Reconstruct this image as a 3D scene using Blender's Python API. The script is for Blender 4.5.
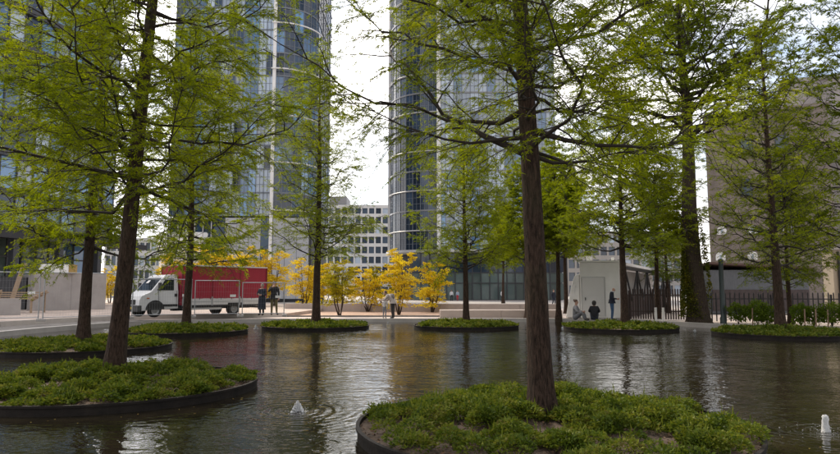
import bpy, bmesh, math, random
import numpy as np
from mathutils import Vector, Matrix, Euler

# ------------------------------------------------------------------ reset
for o in list(bpy.data.objects):
    bpy.data.objects.remove(o, do_unlink=True)
S = bpy.context.scene
C = S.collection
PI = math.pi
R = math.radians

# ------------------------------------------------------------------ camera
FPX, HOR, CAMZ = 640.0, 291.0, 1.6            # focal length in photo pixels, horizon row, eye height
cam = bpy.data.cameras.new('camera')
cam_o = bpy.data.objects.new('camera', cam)
C.objects.link(cam_o)
cam.sensor_width = 36.0
cam.lens = 36.0 * FPX / 840.0
cam.clip_start, cam.clip_end = 0.05, 6000
PITCH = math.atan((HOR - 227.0) / FPX)
cam_o.location = (0, 0, CAMZ)
cam_o.rotation_euler = (PI / 2 + PITCH, 0, 0)
S.camera = cam_o

# ------------------------------------------------------------------ sky, sun, exposure
SUN_EL, SUN_AZ = R(42), R(-36)                 # azimuth from +Y towards +X : sun stands to the left, a little behind the towers
W = bpy.data.worlds.new('World')
S.world = W
W.use_nodes = True
nt = W.node_tree
nt.nodes.clear()
out = nt.nodes.new('ShaderNodeOutputWorld')
sky = nt.nodes.new('ShaderNodeTexSky')
sky.sky_type = 'NISHITA'
sky.sun_disc = False
sky.sun_elevation = SUN_EL
sky.sun_rotation = SUN_AZ
sky.air_density, sky.dust_density, sky.ozone_density = 1.0, 1.5, 1.0
bg1 = nt.nodes.new('ShaderNodeBackground')
bg1.inputs['Strength'].default_value = 0.13
nt.links.new(sky.outputs[0], bg1.inputs['Color'])
tc = nt.nodes.new('ShaderNodeTexCoord')
mp = nt.nodes.new('ShaderNodeMapping')
mp.inputs['Scale'].default_value = (1.0, 1.0, 2.2)
nt.links.new(tc.outputs['Generated'], mp.inputs['Vector'])
nz = nt.nodes.new('ShaderNodeTexNoise')
nz.inputs['Scale'].default_value = 2.6
nz.inputs['Detail'].default_value = 7
nz.inputs['Roughness'].default_value = 0.55
nt.links.new(mp.outputs[0], nz.inputs['Vector'])
cr = nt.nodes.new('ShaderNodeValToRGB')
cr.color_ramp.elements[0].position = 0.34
cr.color_ramp.elements[1].position = 0.54
nt.links.new(nz.outputs['Fac'], cr.inputs['Fac'])
nz2 = nt.nodes.new('ShaderNodeTexNoise')
nz2.inputs['Scale'].default_value = 5.0
nz2.inputs['Detail'].default_value = 5
nt.links.new(mp.outputs[0], nz2.inputs['Vector'])
cr2 = nt.nodes.new('ShaderNodeValToRGB')
cr2.color_ramp.elements[0].position = 0.3
cr2.color_ramp.elements[0].color = (0.50, 0.50, 0.54, 1)
cr2.color_ramp.elements[1].position = 0.62
cr2.color_ramp.elements[1].color = (1.0, 0.955, 0.92, 1)
nt.links.new(nz2.outputs['Fac'], cr2.inputs['Fac'])
bg2 = nt.nodes.new('ShaderNodeBackground')
bg2.inputs['Strength'].default_value = 1.2
nt.links.new(cr2.outputs[0], bg2.inputs['Color'])
# thin cloud glows brighter round the sun it veils
gd = nt.nodes.new('ShaderNodeVectorMath'); gd.operation = 'DOT_PRODUCT'
nt.links.new(tc.outputs['Generated'], gd.inputs[0])
gd.inputs[1].default_value = (math.sin(SUN_AZ) * math.cos(SUN_EL), math.cos(SUN_AZ) * math.cos(SUN_EL), math.sin(SUN_EL))
gm = nt.nodes.new('ShaderNodeMath'); gm.operation = 'MAXIMUM'; gm.inputs[1].default_value = 0.0
nt.links.new(gd.outputs['Value'], gm.inputs[0])
gp = nt.nodes.new('ShaderNodeMath'); gp.operation = 'POWER'; gp.inputs[1].default_value = 3.0
nt.links.new(gm.outputs[0], gp.inputs[0])
ga = nt.nodes.new('ShaderNodeMath'); ga.operation = 'MULTIPLY_ADD'; ga.inputs[1].default_value = 3.0; ga.inputs[2].default_value = 1.0
nt.links.new(gp.outputs[0], ga.inputs[0])
nt.links.new(ga.outputs[0], bg2.inputs['Strength'])
mx = nt.nodes.new('ShaderNodeMixShader')
nt.links.new(cr.outputs[0], mx.inputs['Fac'])
nt.links.new(bg1.outputs[0], mx.inputs[1])
nt.links.new(bg2.outputs[0], mx.inputs[2])
nt.links.new(mx.outputs[0], out.inputs['Surface'])

sun = bpy.data.lights.new('sun', 'SUN')
sun.energy = 3.0
sun.angle = R(9)
sun.color = (1.0, 0.88, 0.70)
sun_o = bpy.data.objects.new('sun', sun)
C.objects.link(sun_o)
sd = Vector((math.sin(SUN_AZ) * math.cos(SUN_EL), math.cos(SUN_AZ) * math.cos(SUN_EL), math.sin(SUN_EL)))
sun_o.rotation_euler = sd.to_track_quat('Z', 'Y').to_euler()
sun_o.location = (-60, 30, 80)

S.view_settings.view_transform = 'Standard'
S.view_settings.look = 'None'
S.view_settings.gamma = 1.0
S.view_settings.exposure = 0.58
S.view_settings.use_curve_mapping = False
S.render.engine = 'CYCLES'
S.cycles.max_bounces = 6
S.cycles.transparent_max_bounces = 4
S.cycles.use_denoising = True
S.cycles.sample_clamp_indirect = 4.0

# ------------------------------------------------------------------ pixel -> place helpers
_cp, _sp = math.cos(PITCH), math.sin(PITCH)
def ray(px, py):
    u = (px - 420.0) / FPX
    v = (227.0 - py) / FPX
    return Vector((u, _cp - v * _sp, _sp + v * _cp))
def at(px, py, z=0.0):                           # where the pixel's ray meets the level z
    d = ray(px, py)
    t = (z - CAMZ) / d.z
    return Vector((d.x * t, d.y * t, z))
def atd(px, py, Y):                              # the point of the pixel's ray at distance Y
    d = ray(px, py)
    t = Y / d.y
    return Vector((d.x * t, Y, CAMZ + d.z * t))
def gpx(px, Y, z=0.0):                           # point on level z, distance Y, in the column of the pixel near the horizon
    d = ray(px, HOR)
    return Vector((d.x * Y / d.y, Y, z))

# ------------------------------------------------------------------ materials
MATS = {}
def N(m, t): return m.node_tree.nodes.new(t)
def L(m, a, b): m.node_tree.links.new(a, b)
def mat(name, col, rough=0.6, var=0.0, scale=5.0, bump=0.0, bscale=30.0, metal=0.0, ior=1.5, stretch=(1, 1, 1), spec=0.5):
    if name in MATS: return MATS[name]
    m = bpy.data.materials.new(name)
    m.use_nodes = True
    b = m.node_tree.nodes['Principled BSDF']
    b.inputs['Base Color'].default_value = (*col, 1)
    b.inputs['Roughness'].default_value = rough
    b.inputs['Metallic'].default_value = metal
    b.inputs['IOR'].default_value = ior
    b.inputs['Specular IOR Level'].default_value = spec
    if var or bump:
        t = N(m, 'ShaderNodeTexCoord')
        mpn = N(m, 'ShaderNodeMapping')
        mpn.inputs['Scale'].default_value = stretch
        L(m, t.outputs['Object'], mpn.inputs['Vector'])
    if var:
        n = N(m, 'ShaderNodeTexNoise')
        n.inputs['Scale'].default_value = scale
        n.inputs['Detail'].default_value = 6
        n.inputs['Roughness'].default_value = 0.65
        L(m, mpn.outputs[0], n.inputs['Vector'])
        r = N(m, 'ShaderNodeValToRGB')
        r.color_ramp.elements[0].position = 0.3
        r.color_ramp.elements[1].position = 0.7
        r.color_ramp.elements[0].color = (*[c * (1 - var) for c in col], 1)
        r.color_ramp.elements[1].color = (*[min(1, c * (1 + var)) for c in col], 1)
        L(m, n.outputs['Fac'], r.inputs['Fac'])
        L(m, r.outputs[0], b.inputs['Base Color'])
    if bump:
        n2 = N(m, 'ShaderNodeTexNoise')
        n2.inputs['Scale'].default_value = bscale
        n2.inputs['Detail'].default_value = 5
        L(m, mpn.outputs[0], n2.inputs['Vector'])
        bp = N(m, 'ShaderNodeBump')
        bp.inputs['Strength'].default_value = bump
        bp.inputs['Distance'].default_value = 0.02
        L(m, n2.outputs['Fac'], bp.inputs['Height'])
        L(m, bp.outputs[0], b.inputs['Normal'])
    MATS[name] = m
    return m

def leaf_mat(name, cols, trans=0.4, big=0.6, hue=0.488):
    """cols: list of colours; each leaf takes one of them, clumps drift between them"""
    m = bpy.data.materials.new(name)
    m.use_nodes = True
    ns = m.node_tree.nodes
    ns.clear()
    o = N(m, 'ShaderNodeOutputMaterial')
    g = N(m, 'ShaderNodeNewGeometry')
    t = N(m, 'ShaderNodeTexCoord')
    n = N(m, 'ShaderNodeTexNoise')
    n.inputs['Scale'].default_value = big
    n.inputs['Detail'].default_value = 3
    L(m, t.outputs['Object'], n.inputs['Vector'])
    mth = N(m, 'ShaderNodeMath'); mth.operation = 'MULTIPLY_ADD'
    L(m, g.outputs['Random Per Island'], mth.inputs[0])
    mth.inputs[1].default_value = 0.45
    mr = N(m, 'ShaderNodeMath'); mr.operation = 'MULTIPLY_ADD'
    L(m, n.outputs['Fac'], mr.inputs[0])
    mr.inputs[1].default_value = 1.5
    mr.inputs[2].default_value = -0.48
    L(m, mr.outputs[0], mth.inputs[2])
    r = N(m, 'ShaderNodeValToRGB')
    k = len(cols)
    r.color_ramp.elements[0].color = (*cols[0], 1)
    r.color_ramp.elements[1].color = (*cols[-1], 1)
    for i in range(1, k - 1):
        e = r.color_ramp.elements.new(i / (k - 1))
        e.color = (*cols[i], 1)
    L(m, mth.outputs[0], r.inputs['Fac'])
    d = N(m, 'ShaderNodeBsdfDiffuse')
    L(m, r.outputs[0], d.inputs['Color'])
    tr = N(m, 'ShaderNodeBsdfTranslucent')
    hs = N(m, 'ShaderNodeHueSaturation')
    hs.inputs['Value'].default_value = 1.35
    hs.inputs['Saturation'].default_value = 1.1
    hs.inputs['Hue'].default_value = hue
    L(m, r.outputs[0], hs.inputs['Color'])
    L(m, hs.outputs[0], tr.inputs['Color'])
    a = N(m, 'ShaderNodeMixShader'); a.inputs['Fac'].default_value = trans
    L(m, d.outputs[0], a.inputs[1]); L(m, tr.outputs[0], a.inputs[2])
    gl = N(m, 'ShaderNodeBsdfGlossy'); gl.inputs['Roughness'].default_value = 0.45
    gl.inputs['Color'].default_value = (0.6, 0.6, 0.6, 1)
    b = N(m, 'ShaderNodeMixShader'); b.inputs['Fac'].default_value = 0.012
    L(m, a.outputs[0], b.inputs[1]); L(m, gl.outputs[0], b.inputs[2])
    L(m, b.outputs[0], o.inputs['Surface'])
    MATS[name] = m
    return m

def bark_mat(name, c0, c1, vs=14.0):
    m = bpy.data.materials.new(name)
    m.use_nodes = True
    b = m.node_tree.nodes['Principled BSDF']
    b.inputs['Roughness'].default_value = 0.9
    b.inputs['Specular IOR Level'].default_value = 0.2
    t = N(m, 'ShaderNodeTexCoord')
    mpn = N(m, 'ShaderNodeMapping'); mpn.inputs['Scale'].default_value = (vs, vs, 2.6)
    L(m, t.outputs['Object'], mpn.inputs['Vector'])
    n = N(m, 'ShaderNodeTexNoise'); n.inputs['Scale'].default_value = 2.6; n.inputs['Detail'].default_value = 10; n.inputs['Roughness'].default_value = 0.72
    n.inputs['Distortion'].default_value = 0.6
    L(m, mpn.outputs[0], n.inputs['Vector'])
    n3 = N(m, 'ShaderNodeTexNoise'); n3.inputs['Scale'].default_value = 1.3; n3.inputs['Detail'].default_value = 4
    L(m, t.outputs['Object'], n3.inputs['Vector'])
    r = N(m, 'ShaderNodeValToRGB')
    r.color_ramp.elements[0].position = 0.40; r.color_ramp.elements[0].color = (*c0, 1)
    r.color_ramp.elements[1].position = 0.66; r.color_ramp.elements[1].color = (*c1, 1)
    L(m, n.outputs['Fac'], r.inputs['Fac'])
    mg = N(m, 'ShaderNodeMix'); mg.data_type = 'RGBA'
    mrr = N(m, 'ShaderNodeMapRange'); mrr.inputs['From Min'].default_value = 0.5; mrr.inputs['From Max'].default_value = 0.75
    mrr.inputs['To Max'].default_value = 0.5
    L(m, n3.outputs['Fac'], mrr.inputs['Value'])
    L(m, mrr.outputs[0], mg.inputs[0])
    L(m, r.outputs[0], mg.inputs[6])
    mg.inputs[7].default_value = (0.055, 0.055, 0.03, 1)
    L(m, mg.outputs[2], b.inputs['Base Color'])
    bp = N(m, 'ShaderNodeBump'); bp.inputs['Strength'].default_value = 1.0; bp.inputs['Distance'].default_value = 0.06
    L(m, n.outputs['Fac'], bp.inputs['Height'])
    L(m, bp.outputs[0], b.inputs['Normal'])
    MATS[name] = m
    return m

def glass_mat(name, col, ior=1.7, rough=0.04, var=0.4, wavy=0.02):
    m = bpy.data.materials.new(name)
    m.use_nodes = True
    b = m.node_tree.nodes['Principled BSDF']
    b.inputs['Roughness'].default_value = rough
    b.inputs['IOR'].default_value = ior
    oi = N(m, 'ShaderNodeObjectInfo')
    g = N(m, 'ShaderNodeNewGeometry')
    ad = N(m, 'ShaderNodeMath'); ad.operation = 'ADD'
    L(m, oi.outputs['Random'], ad.inputs[0]); L(m, g.outputs['Random Per Island'], ad.inputs[1])
    fr = N(m, 'ShaderNodeMath'); fr.operation = 'FRACT'
    L(m, ad.outputs[0], fr.inputs[0])
    r = N(m, 'ShaderNodeValToRGB')
    r.color_ramp.elements[0].color = (*[c * (1 - var) for c in col], 1)
    r.color_ramp.elements[1].color = (*[c * (1 + var) for c in col], 1)
    L(m, fr.outputs[0], r.inputs['Fac'])
    L(m, r.outputs[0], b.inputs['Base Color'])
    t = N(m, 'ShaderNodeTexCoord')
    n = N(m, 'ShaderNodeTexNoise'); n.inputs['Scale'].default_value = 0.7
    L(m, t.outputs['Object'], n.inputs['Vector'])
    bp = N(m, 'ShaderNodeBump'); bp.inputs['Strength'].default_value = wavy * 10; bp.inputs['Distance'].default_value = 0.02
    L(m, n.outputs['Fac'], bp.inputs['Height'])
    L(m, bp.outputs[0], b.inputs['Normal'])
    MATS[name] = m
    return m

def brick_mat(name, c1, c2, mortar, sx, rh=0.5, axis='XZ', rough=0.85):
    m = bpy.data.materials.new(name)
    m.use_nodes = True
    b = m.node_tree.nodes['Principled BSDF']
    b.inputs['Roughness'].default_value = rough
    t = N(m, 'ShaderNodeTexCoord')
    sp = N(m, 'ShaderNodeSeparateXYZ'); L(m, t.outputs['Object'], sp.inputs[0])
    cb = N(m, 'ShaderNodeCombineXYZ')
    if axis == 'XZ':
        ad = N(m, 'ShaderNodeMath'); ad.operation = 'ADD'
        L(m, sp.outputs['X'], ad.inputs[0]); L(m, sp.outputs['Y'], ad.inputs[1])
        L(m, ad.outputs[0], cb.inputs['X']); L(m, sp.outputs['Z'], cb.inputs['Y'])
    else:
        L(m, sp.outputs['X'], cb.inputs['X']); L(m, sp.outputs['Y'], cb.inputs['Y'])
    bk = N(m, 'ShaderNodeTexBrick')
    bk.inputs['Scale'].default_value = sx
    bk.inputs['Row Height'].default_value = rh
    bk.inputs['Mortar Size'].default_value = 0.012
    bk.inputs['Color1'].default_value = (*c1, 1)
    bk.inputs['Color2'].default_value = (*c2, 1)
    bk.inputs['Mortar'].default_value = (*mortar, 1)
    L(m, cb.outputs[0], bk.inputs['Vector'])
    n = N(m, 'ShaderNodeTexNoise'); n.inputs['Scale'].default_value = 0.6; n.inputs['Detail'].default_value = 7
    L(m, t.outputs['Object'], n.inputs['Vector'])
    mr = N(m, 'ShaderNodeMapRange'); mr.inputs['From Min'].default_value = 0.3; mr.inputs['From Max'].default_value = 0.7
    mr.inputs['To Min'].default_value = 0.72; mr.inputs['To Max'].default_value = 1.2
    L(m, n.outputs['Fac'], mr.inputs['Value'])
    mxx = N(m, 'ShaderNodeMix'); mxx.data_type = 'RGBA'; mxx.blend_type = 'MULTIPLY'; mxx.inputs[0].default_value = 1.0
    L(m, bk.outputs['Color'], mxx.inputs[6]); L(m, mr.outputs[0], mxx.inputs[7])
    L(m, mxx.outputs[2], b.inputs['Base Color'])
    MATS[name] = m
    return m

# ------------------------------------------------------------------ mesh helpers
class MB:
    def __init__(self):
        self.v, self.f = [], []
    def add(self, vs, fs):
        k = len(self.v)
        self.v += [tuple(p) for p in vs]
        self.f += [tuple(i + k for i in q) for q in fs]
        return self
    def box(self, c, s, rz=0.0, M=None):
        x, y, z = s[0] / 2, s[1] / 2, s[2] / 2
        vs = [Vector((sx * x, sy * y, sz * z)) for sz in (-1, 1) for sx, sy in ((-1, -1), (1, -1), (1, 1), (-1, 1))]
        if M is not None:
            vs = [M @ p for p in vs]
        elif rz:
            rm = Matrix.Rotation(rz, 3, 'Z'); vs = [rm @ p for p in vs]
        c = Vector(c)
        return self.add([p + c for p in vs], [(3, 2, 1, 0), (4, 5, 6, 7), (0, 1, 5, 4), (1, 2, 6, 5), (2, 3, 7, 6), (3, 0, 4, 7)])
    def bar(self, a, b, w, h=None, up=(0, 0, 1)):
        a, b = Vector(a), Vector(b)
        h = h or w
        d = b - a; ln = d.length; d.normalize()
        u = Vector(up)
        if abs(d.dot(u)) > 0.95: u = Vector((0, 1, 0))
        s = d.cross(u).normalized(); u = s.cross(d).normalized()
        M = Matrix((s, d, u)).transposed()
        return self.box((a + b) / 2, (w, ln, h), M=M)
    def tube(self, path, rad, n=8, caps=True):
        path = [Vector(p) for p in path]
        if not hasattr(rad, '__len__'): rad = [rad] * len(path)
        k = len(self.v)
        ref = Vector((0.13, 0.21, 1)).normalized()
        for i, p in enumerate(path):
            a = path[max(0, i - 1)]; b = path[min(len(path) - 1, i + 1)]
            d = (b - a).normalized()
            r_ = ref if abs(d.dot(ref)) < 0.95 else Vector((1, 0, 0))
            s = d.cross(r_).normalized(); u = s.cross(d)
            for j in range(n):
                an = 2 * PI * j / n
                self.v.append(tuple(p + (s * math.cos(an) + u * math.sin(an)) * rad[i]))
        for i in range(len(path) - 1):
            for j in range(n):
                a = k + i * n + j; b = k + i * n + (j + 1) % n
                self.f.append((a, b, b + n, a + n))
        if caps:
            self.f.append(tuple(k + j for j in range(n))[::-1])
            self.f.append(tuple(k + (len(path) - 1) * n + j for j in range(n)))
        return self
    def prism(self, poly, z0, z1):
        n = len(poly)
        ar = sum(poly[i][0] * poly[(i + 1) % n][1] - poly[(i + 1) % n][0] * poly[i][1] for i in range(n))
        if ar < 0: poly = poly[::-1]
        vs = [(p[0], p[1], z0) for p in poly] + [(p[0], p[1], z1) for p in poly]
        fs = [tuple(range(n))[::-1], tuple(range(n, 2 * n))] + [(i, (i + 1) % n, n + (i + 1) % n, n + i) for i in range(n)]
        return self.add(vs, fs)
    def lathe(self, prof, n=24, c=(0, 0, 0), axis='Z'):
        k = len(self.v)
        for r_, z in prof:
            for j in range(n):
                a = 2 * PI * j / n
                p = (r_ * math.cos(a), r_ * math.sin(a), z)
                if axis == 'Y': p = (p[0], p[2], p[1])
                self.v.append((p[0] + c[0], p[1] + c[1], p[2] + c[2]))
        for i in range(len(prof) - 1):
            for j in range(n):
                a = k + i * n + j; b = k + i * n + (j + 1) % n
                self.f.append((a, b, b + n, a + n))
        return self
    def mesh(self, name, m, smooth=False, bevel=0.0):
        me = bpy.data.meshes.new(name)
        me.from_pydata(self.v, [], self.f)
        bm = bmesh.new(); bm.from_mesh(me)
        bmesh.ops.recalc_face_normals(bm, faces=bm.faces)
        if bevel:
            bmesh.ops.bevel(bm, geom=[e for e in bm.edges if e.is_manifold and e.calc_face_angle(0) > 0.4], offset=bevel, segments=2, affect='EDGES', profile=0.6)
        bm.to_mesh(me); bm.free()
        if smooth:
            me.polygons.foreach_set('use_smooth', [True] * len(me.polygons))
        me.materials.append(m)
        return me
    def build(self, name, m, parent=None, smooth=False, bevel=0.0):
        return link(name, self.mesh(name, m, smooth, bevel), parent)

def link(name, me, parent=None):
    o = bpy.data.objects.new(name, me)
    C.objects.link(o)
    if parent is not None: o.parent = parent
    return o
def tag(o, label, cat, group=None, kind=None):
    o['label'] = label
    o['category'] = cat
    if group: o['group'] = group
    if kind: o['kind'] = kind
    return o
def thing(name, label, cat, loc=(0, 0, 0), rz=0.0, group=None):
    o = bpy.data.objects.new(name, None)
    o.empty_display_size = 0.3
    C.objects.link(o)
    o.location = loc
    o.rotation_euler = (0, 0, rz)
    return tag(o, label, cat, group)
def struct(name, o):
    o['kind'] = 'structure'
    return o

def np_mesh(name, V, F, m, smooth=False):
    """V (n,3), F (k,3|4) numpy"""
    me = bpy.data.meshes.new(name)
    V = np.asarray(V, dtype=np.float32); F = np.asarray(F, dtype=np.int32)
    me.vertices.add(len(V)); me.vertices.foreach_set('co', V.ravel())
    s = F.shape[1]
    me.loops.add(F.size); me.loops.foreach_set('vertex_index', F.ravel())
    me.polygons.add(len(F))
    me.polygons.foreach_set('loop_start', np.arange(0, F.size, s, dtype=np.int32))
    me.polygons.foreach_set('loop_total', np.full(len(F), s, dtype=np.int32))
    if smooth: me.polygons.foreach_set('use_smooth', np.ones(len(F), dtype=bool))
    me.update(calc_edges=True)
    me.materials.append(m)
    return me

def nrm(a):
    return a / np.maximum(np.linalg.norm(a, axis=-1, keepdims=True), 1e-9)
def np_tubes(P, rad, sides):
    """P (T,N,3), rad (T,N) -> verts, quads"""
    T, Nn, _ = P.shape
    d = np.empty_like(P)
    d[:, 1:-1] = P[:, 2:] - P[:, :-2]
    d[:, 0] = P[:, 1] - P[:, 0]; d[:, -1] = P[:, -1] - P[:, -2]
    d = nrm(d)
    ref = np.tile(np.array([0.21, 0.17, 1.0]), (T, Nn, 1))
    ref[np.abs((d * nrm(ref)).sum(-1)) > 0.93] = (1, 0.2, 0)
    s = nrm(np.cross(d, ref)); u = np.cross(s, d)
    an = np.arange(sides) * 2 * PI / sides
    V = P[:, :, None, :] + rad[:, :, None, None] * (s[:, :, None, :] * np.cos(an)[None, None, :, None] + u[:, :, None, :] * np.sin(an)[None, None, :, None])
    idx = np.arange(T * Nn * sides).reshape(T, Nn, sides)
    a = idx[:, :-1, :]; b = np.roll(idx, -1, axis=2)[:, :-1, :]
    c = np.roll(idx, -1, axis=2)[:, 1:, :]; e = idx[:, 1:, :]
    F = np.stack([a, b, c, e], -1).reshape(-1, 4)
    return V.reshape(-1, 3), F
def join_np(parts):
    vs, fs, k = [], [], 0
    for v, f in parts:
        vs.append(v); fs.append(f + k); k += len(v)
    return np.concatenate(vs), np.concatenate(fs)

def interp(P, idx, t):
    """P (T,N,3) point and tangent of tube idx at t in 0..1"""
    Nn = P.shape[1]
    x = np.clip(t, 0, 0.9999) * (Nn - 1)
    i = x.astype(int); f = (x - i)[:, None]
    a = P[idx, i]; b = P[idx, i + 1]
    return a * (1 - f) + b * f, nrm(b - a)

# ------------------------------------------------------------------ materials used all over
M_ground = mat('far_paving', (0.30, 0.275, 0.255), 0.85, 0.2, 0.35, 0.2, 8)
M_path = mat('bank_paving', (0.46, 0.385, 0.335), 0.85, 0.15, 0.8, 0.2, 14)
M_gravel = mat('gravel_bed', (0.42, 0.28, 0.20), 0.95, 0.25, 1.2, 0.6, 60)
M_sand = mat('site_sand', (0.42, 0.34, 0.29), 0.95, 0.3, 0.5, 0.5, 12)
M_conc = mat('concrete', (0.36, 0.335, 0.32), 0.85, 0.14, 0.9, 0.15, 20)
M_conc_pink = mat('pink_concrete', (0.40, 0.335, 0.30), 0.85, 0.12, 0.7, 0.15, 20)
M_coping = mat('coping_stone', (0.40, 0.37, 0.345), 0.8, 0.15, 1.5, 0.1, 20)
M_steel_rim = mat('weathered_steel', (0.012, 0.009, 0.007), 0.75, 0.6, 3.0, 0.3, 25, spec=0.25)
M_soil = mat('soil', (0.075, 0.05, 0.034), 0.95, 0.6, 14.0, 1.0, 45)
M_litter = mat('needle_litter', (0.13, 0.075, 0.04), 0.9, 0.5, 9.0)
M_galv = mat('galvanised', (0.36, 0.37, 0.38), 0.45, 0.15, 6.0, metal=0.7)
M_dark = mat('dark_metal', (0.025, 0.024, 0.026), 0.5, 0.3, 3.0)
M_white = mat('white_paint', (0.80, 0.79, 0.78), 0.5, 0.06, 1.2)
M_black = mat('black_plastic', (0.015, 0.015, 0.016), 0.5)
M_rubber = mat('rubber', (0.02, 0.019, 0.018), 0.8)

# ------------------------------------------------------------------ pond outline
def catmull(pts, k=8):
    o = []
    n = len(pts)
    for i in range(n):
        p0, p1, p2, p3 = [Vector(pts[(i + j - 1) % n]) for j in range(4)]
        for q in range(k):
            t = q / k
            o.append(0.5 * ((2 * p1) + (-p0 + p2) * t + (2 * p0 - 5 * p1 + 4 * p2 - p3) * t * t + (-p0 + 3 * p1 - 3 * p2 + p3) * t ** 3))
    return o
bank_px = [(-60, 339), (0, 333.0), (60, 327.5), (130, 322.6), (200, 320.6), (300, 319.6), (400, 319.4), (520, 319.3), (625, 320.3), (720, 325.2), (835, 329.0)]
pond_pts = [at(x, y).to_2d() for x, y in bank_px]
pond_pts += [Vector((20.2, 21)), Vector((20.5, 12)), Vector((15, 3.5)), Vector((0, 2.2)), Vector((-15, 3.5)), Vector((-19, 12))]
pond = catmull([(p.x, p.y) for p in pond_pts], 8)
pc = Vector((0, 17))
def ring(poly, off):                              # outline moved outwards by off
    o = []
    n = len(poly)
    for i in range(n):
        t = (poly[(i + 1) % n] - poly[i - 1]).normalized()
        nn = Vector((t.y, -t.x))
        if nn.dot(poly[i] - pc) < 0: nn = -nn
        o.append(poly[i] + nn * off)
    return o
def strip(mb, a, za, b, zb):
    n = len(a); k = len(mb.v)
    mb.v += [(p.x, p.y, za) for p in a] + [(p.x, p.y, zb) for p in b]
    mb.f += [(k + i, k + (i + 1) % n, k + n + (i + 1) % n, k + n + i) for i in range(n)]

g = MB()
out1 = ring(pond, 0.30)
far = [pc + (p - pc).normalized() * 2500 for p in pond]
mid = [pc + (p - pc) * 4.5 for p in pond]
strip(g, out1, 0, mid, 0); strip(g, mid, 0, far, 0)
struct('ground', g.build('ground', M_ground))
g = MB()
strip(g, pond, -0.9, pond, 0.055); strip(g, pond, 0.055, ring(pond, 0.34), 0.055); strip(g, ring(pond, 0.34), 0.055, ring(pond, 0.34), -0.05)
struct('pond_coping', g.build('pond_coping', M_coping))

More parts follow.
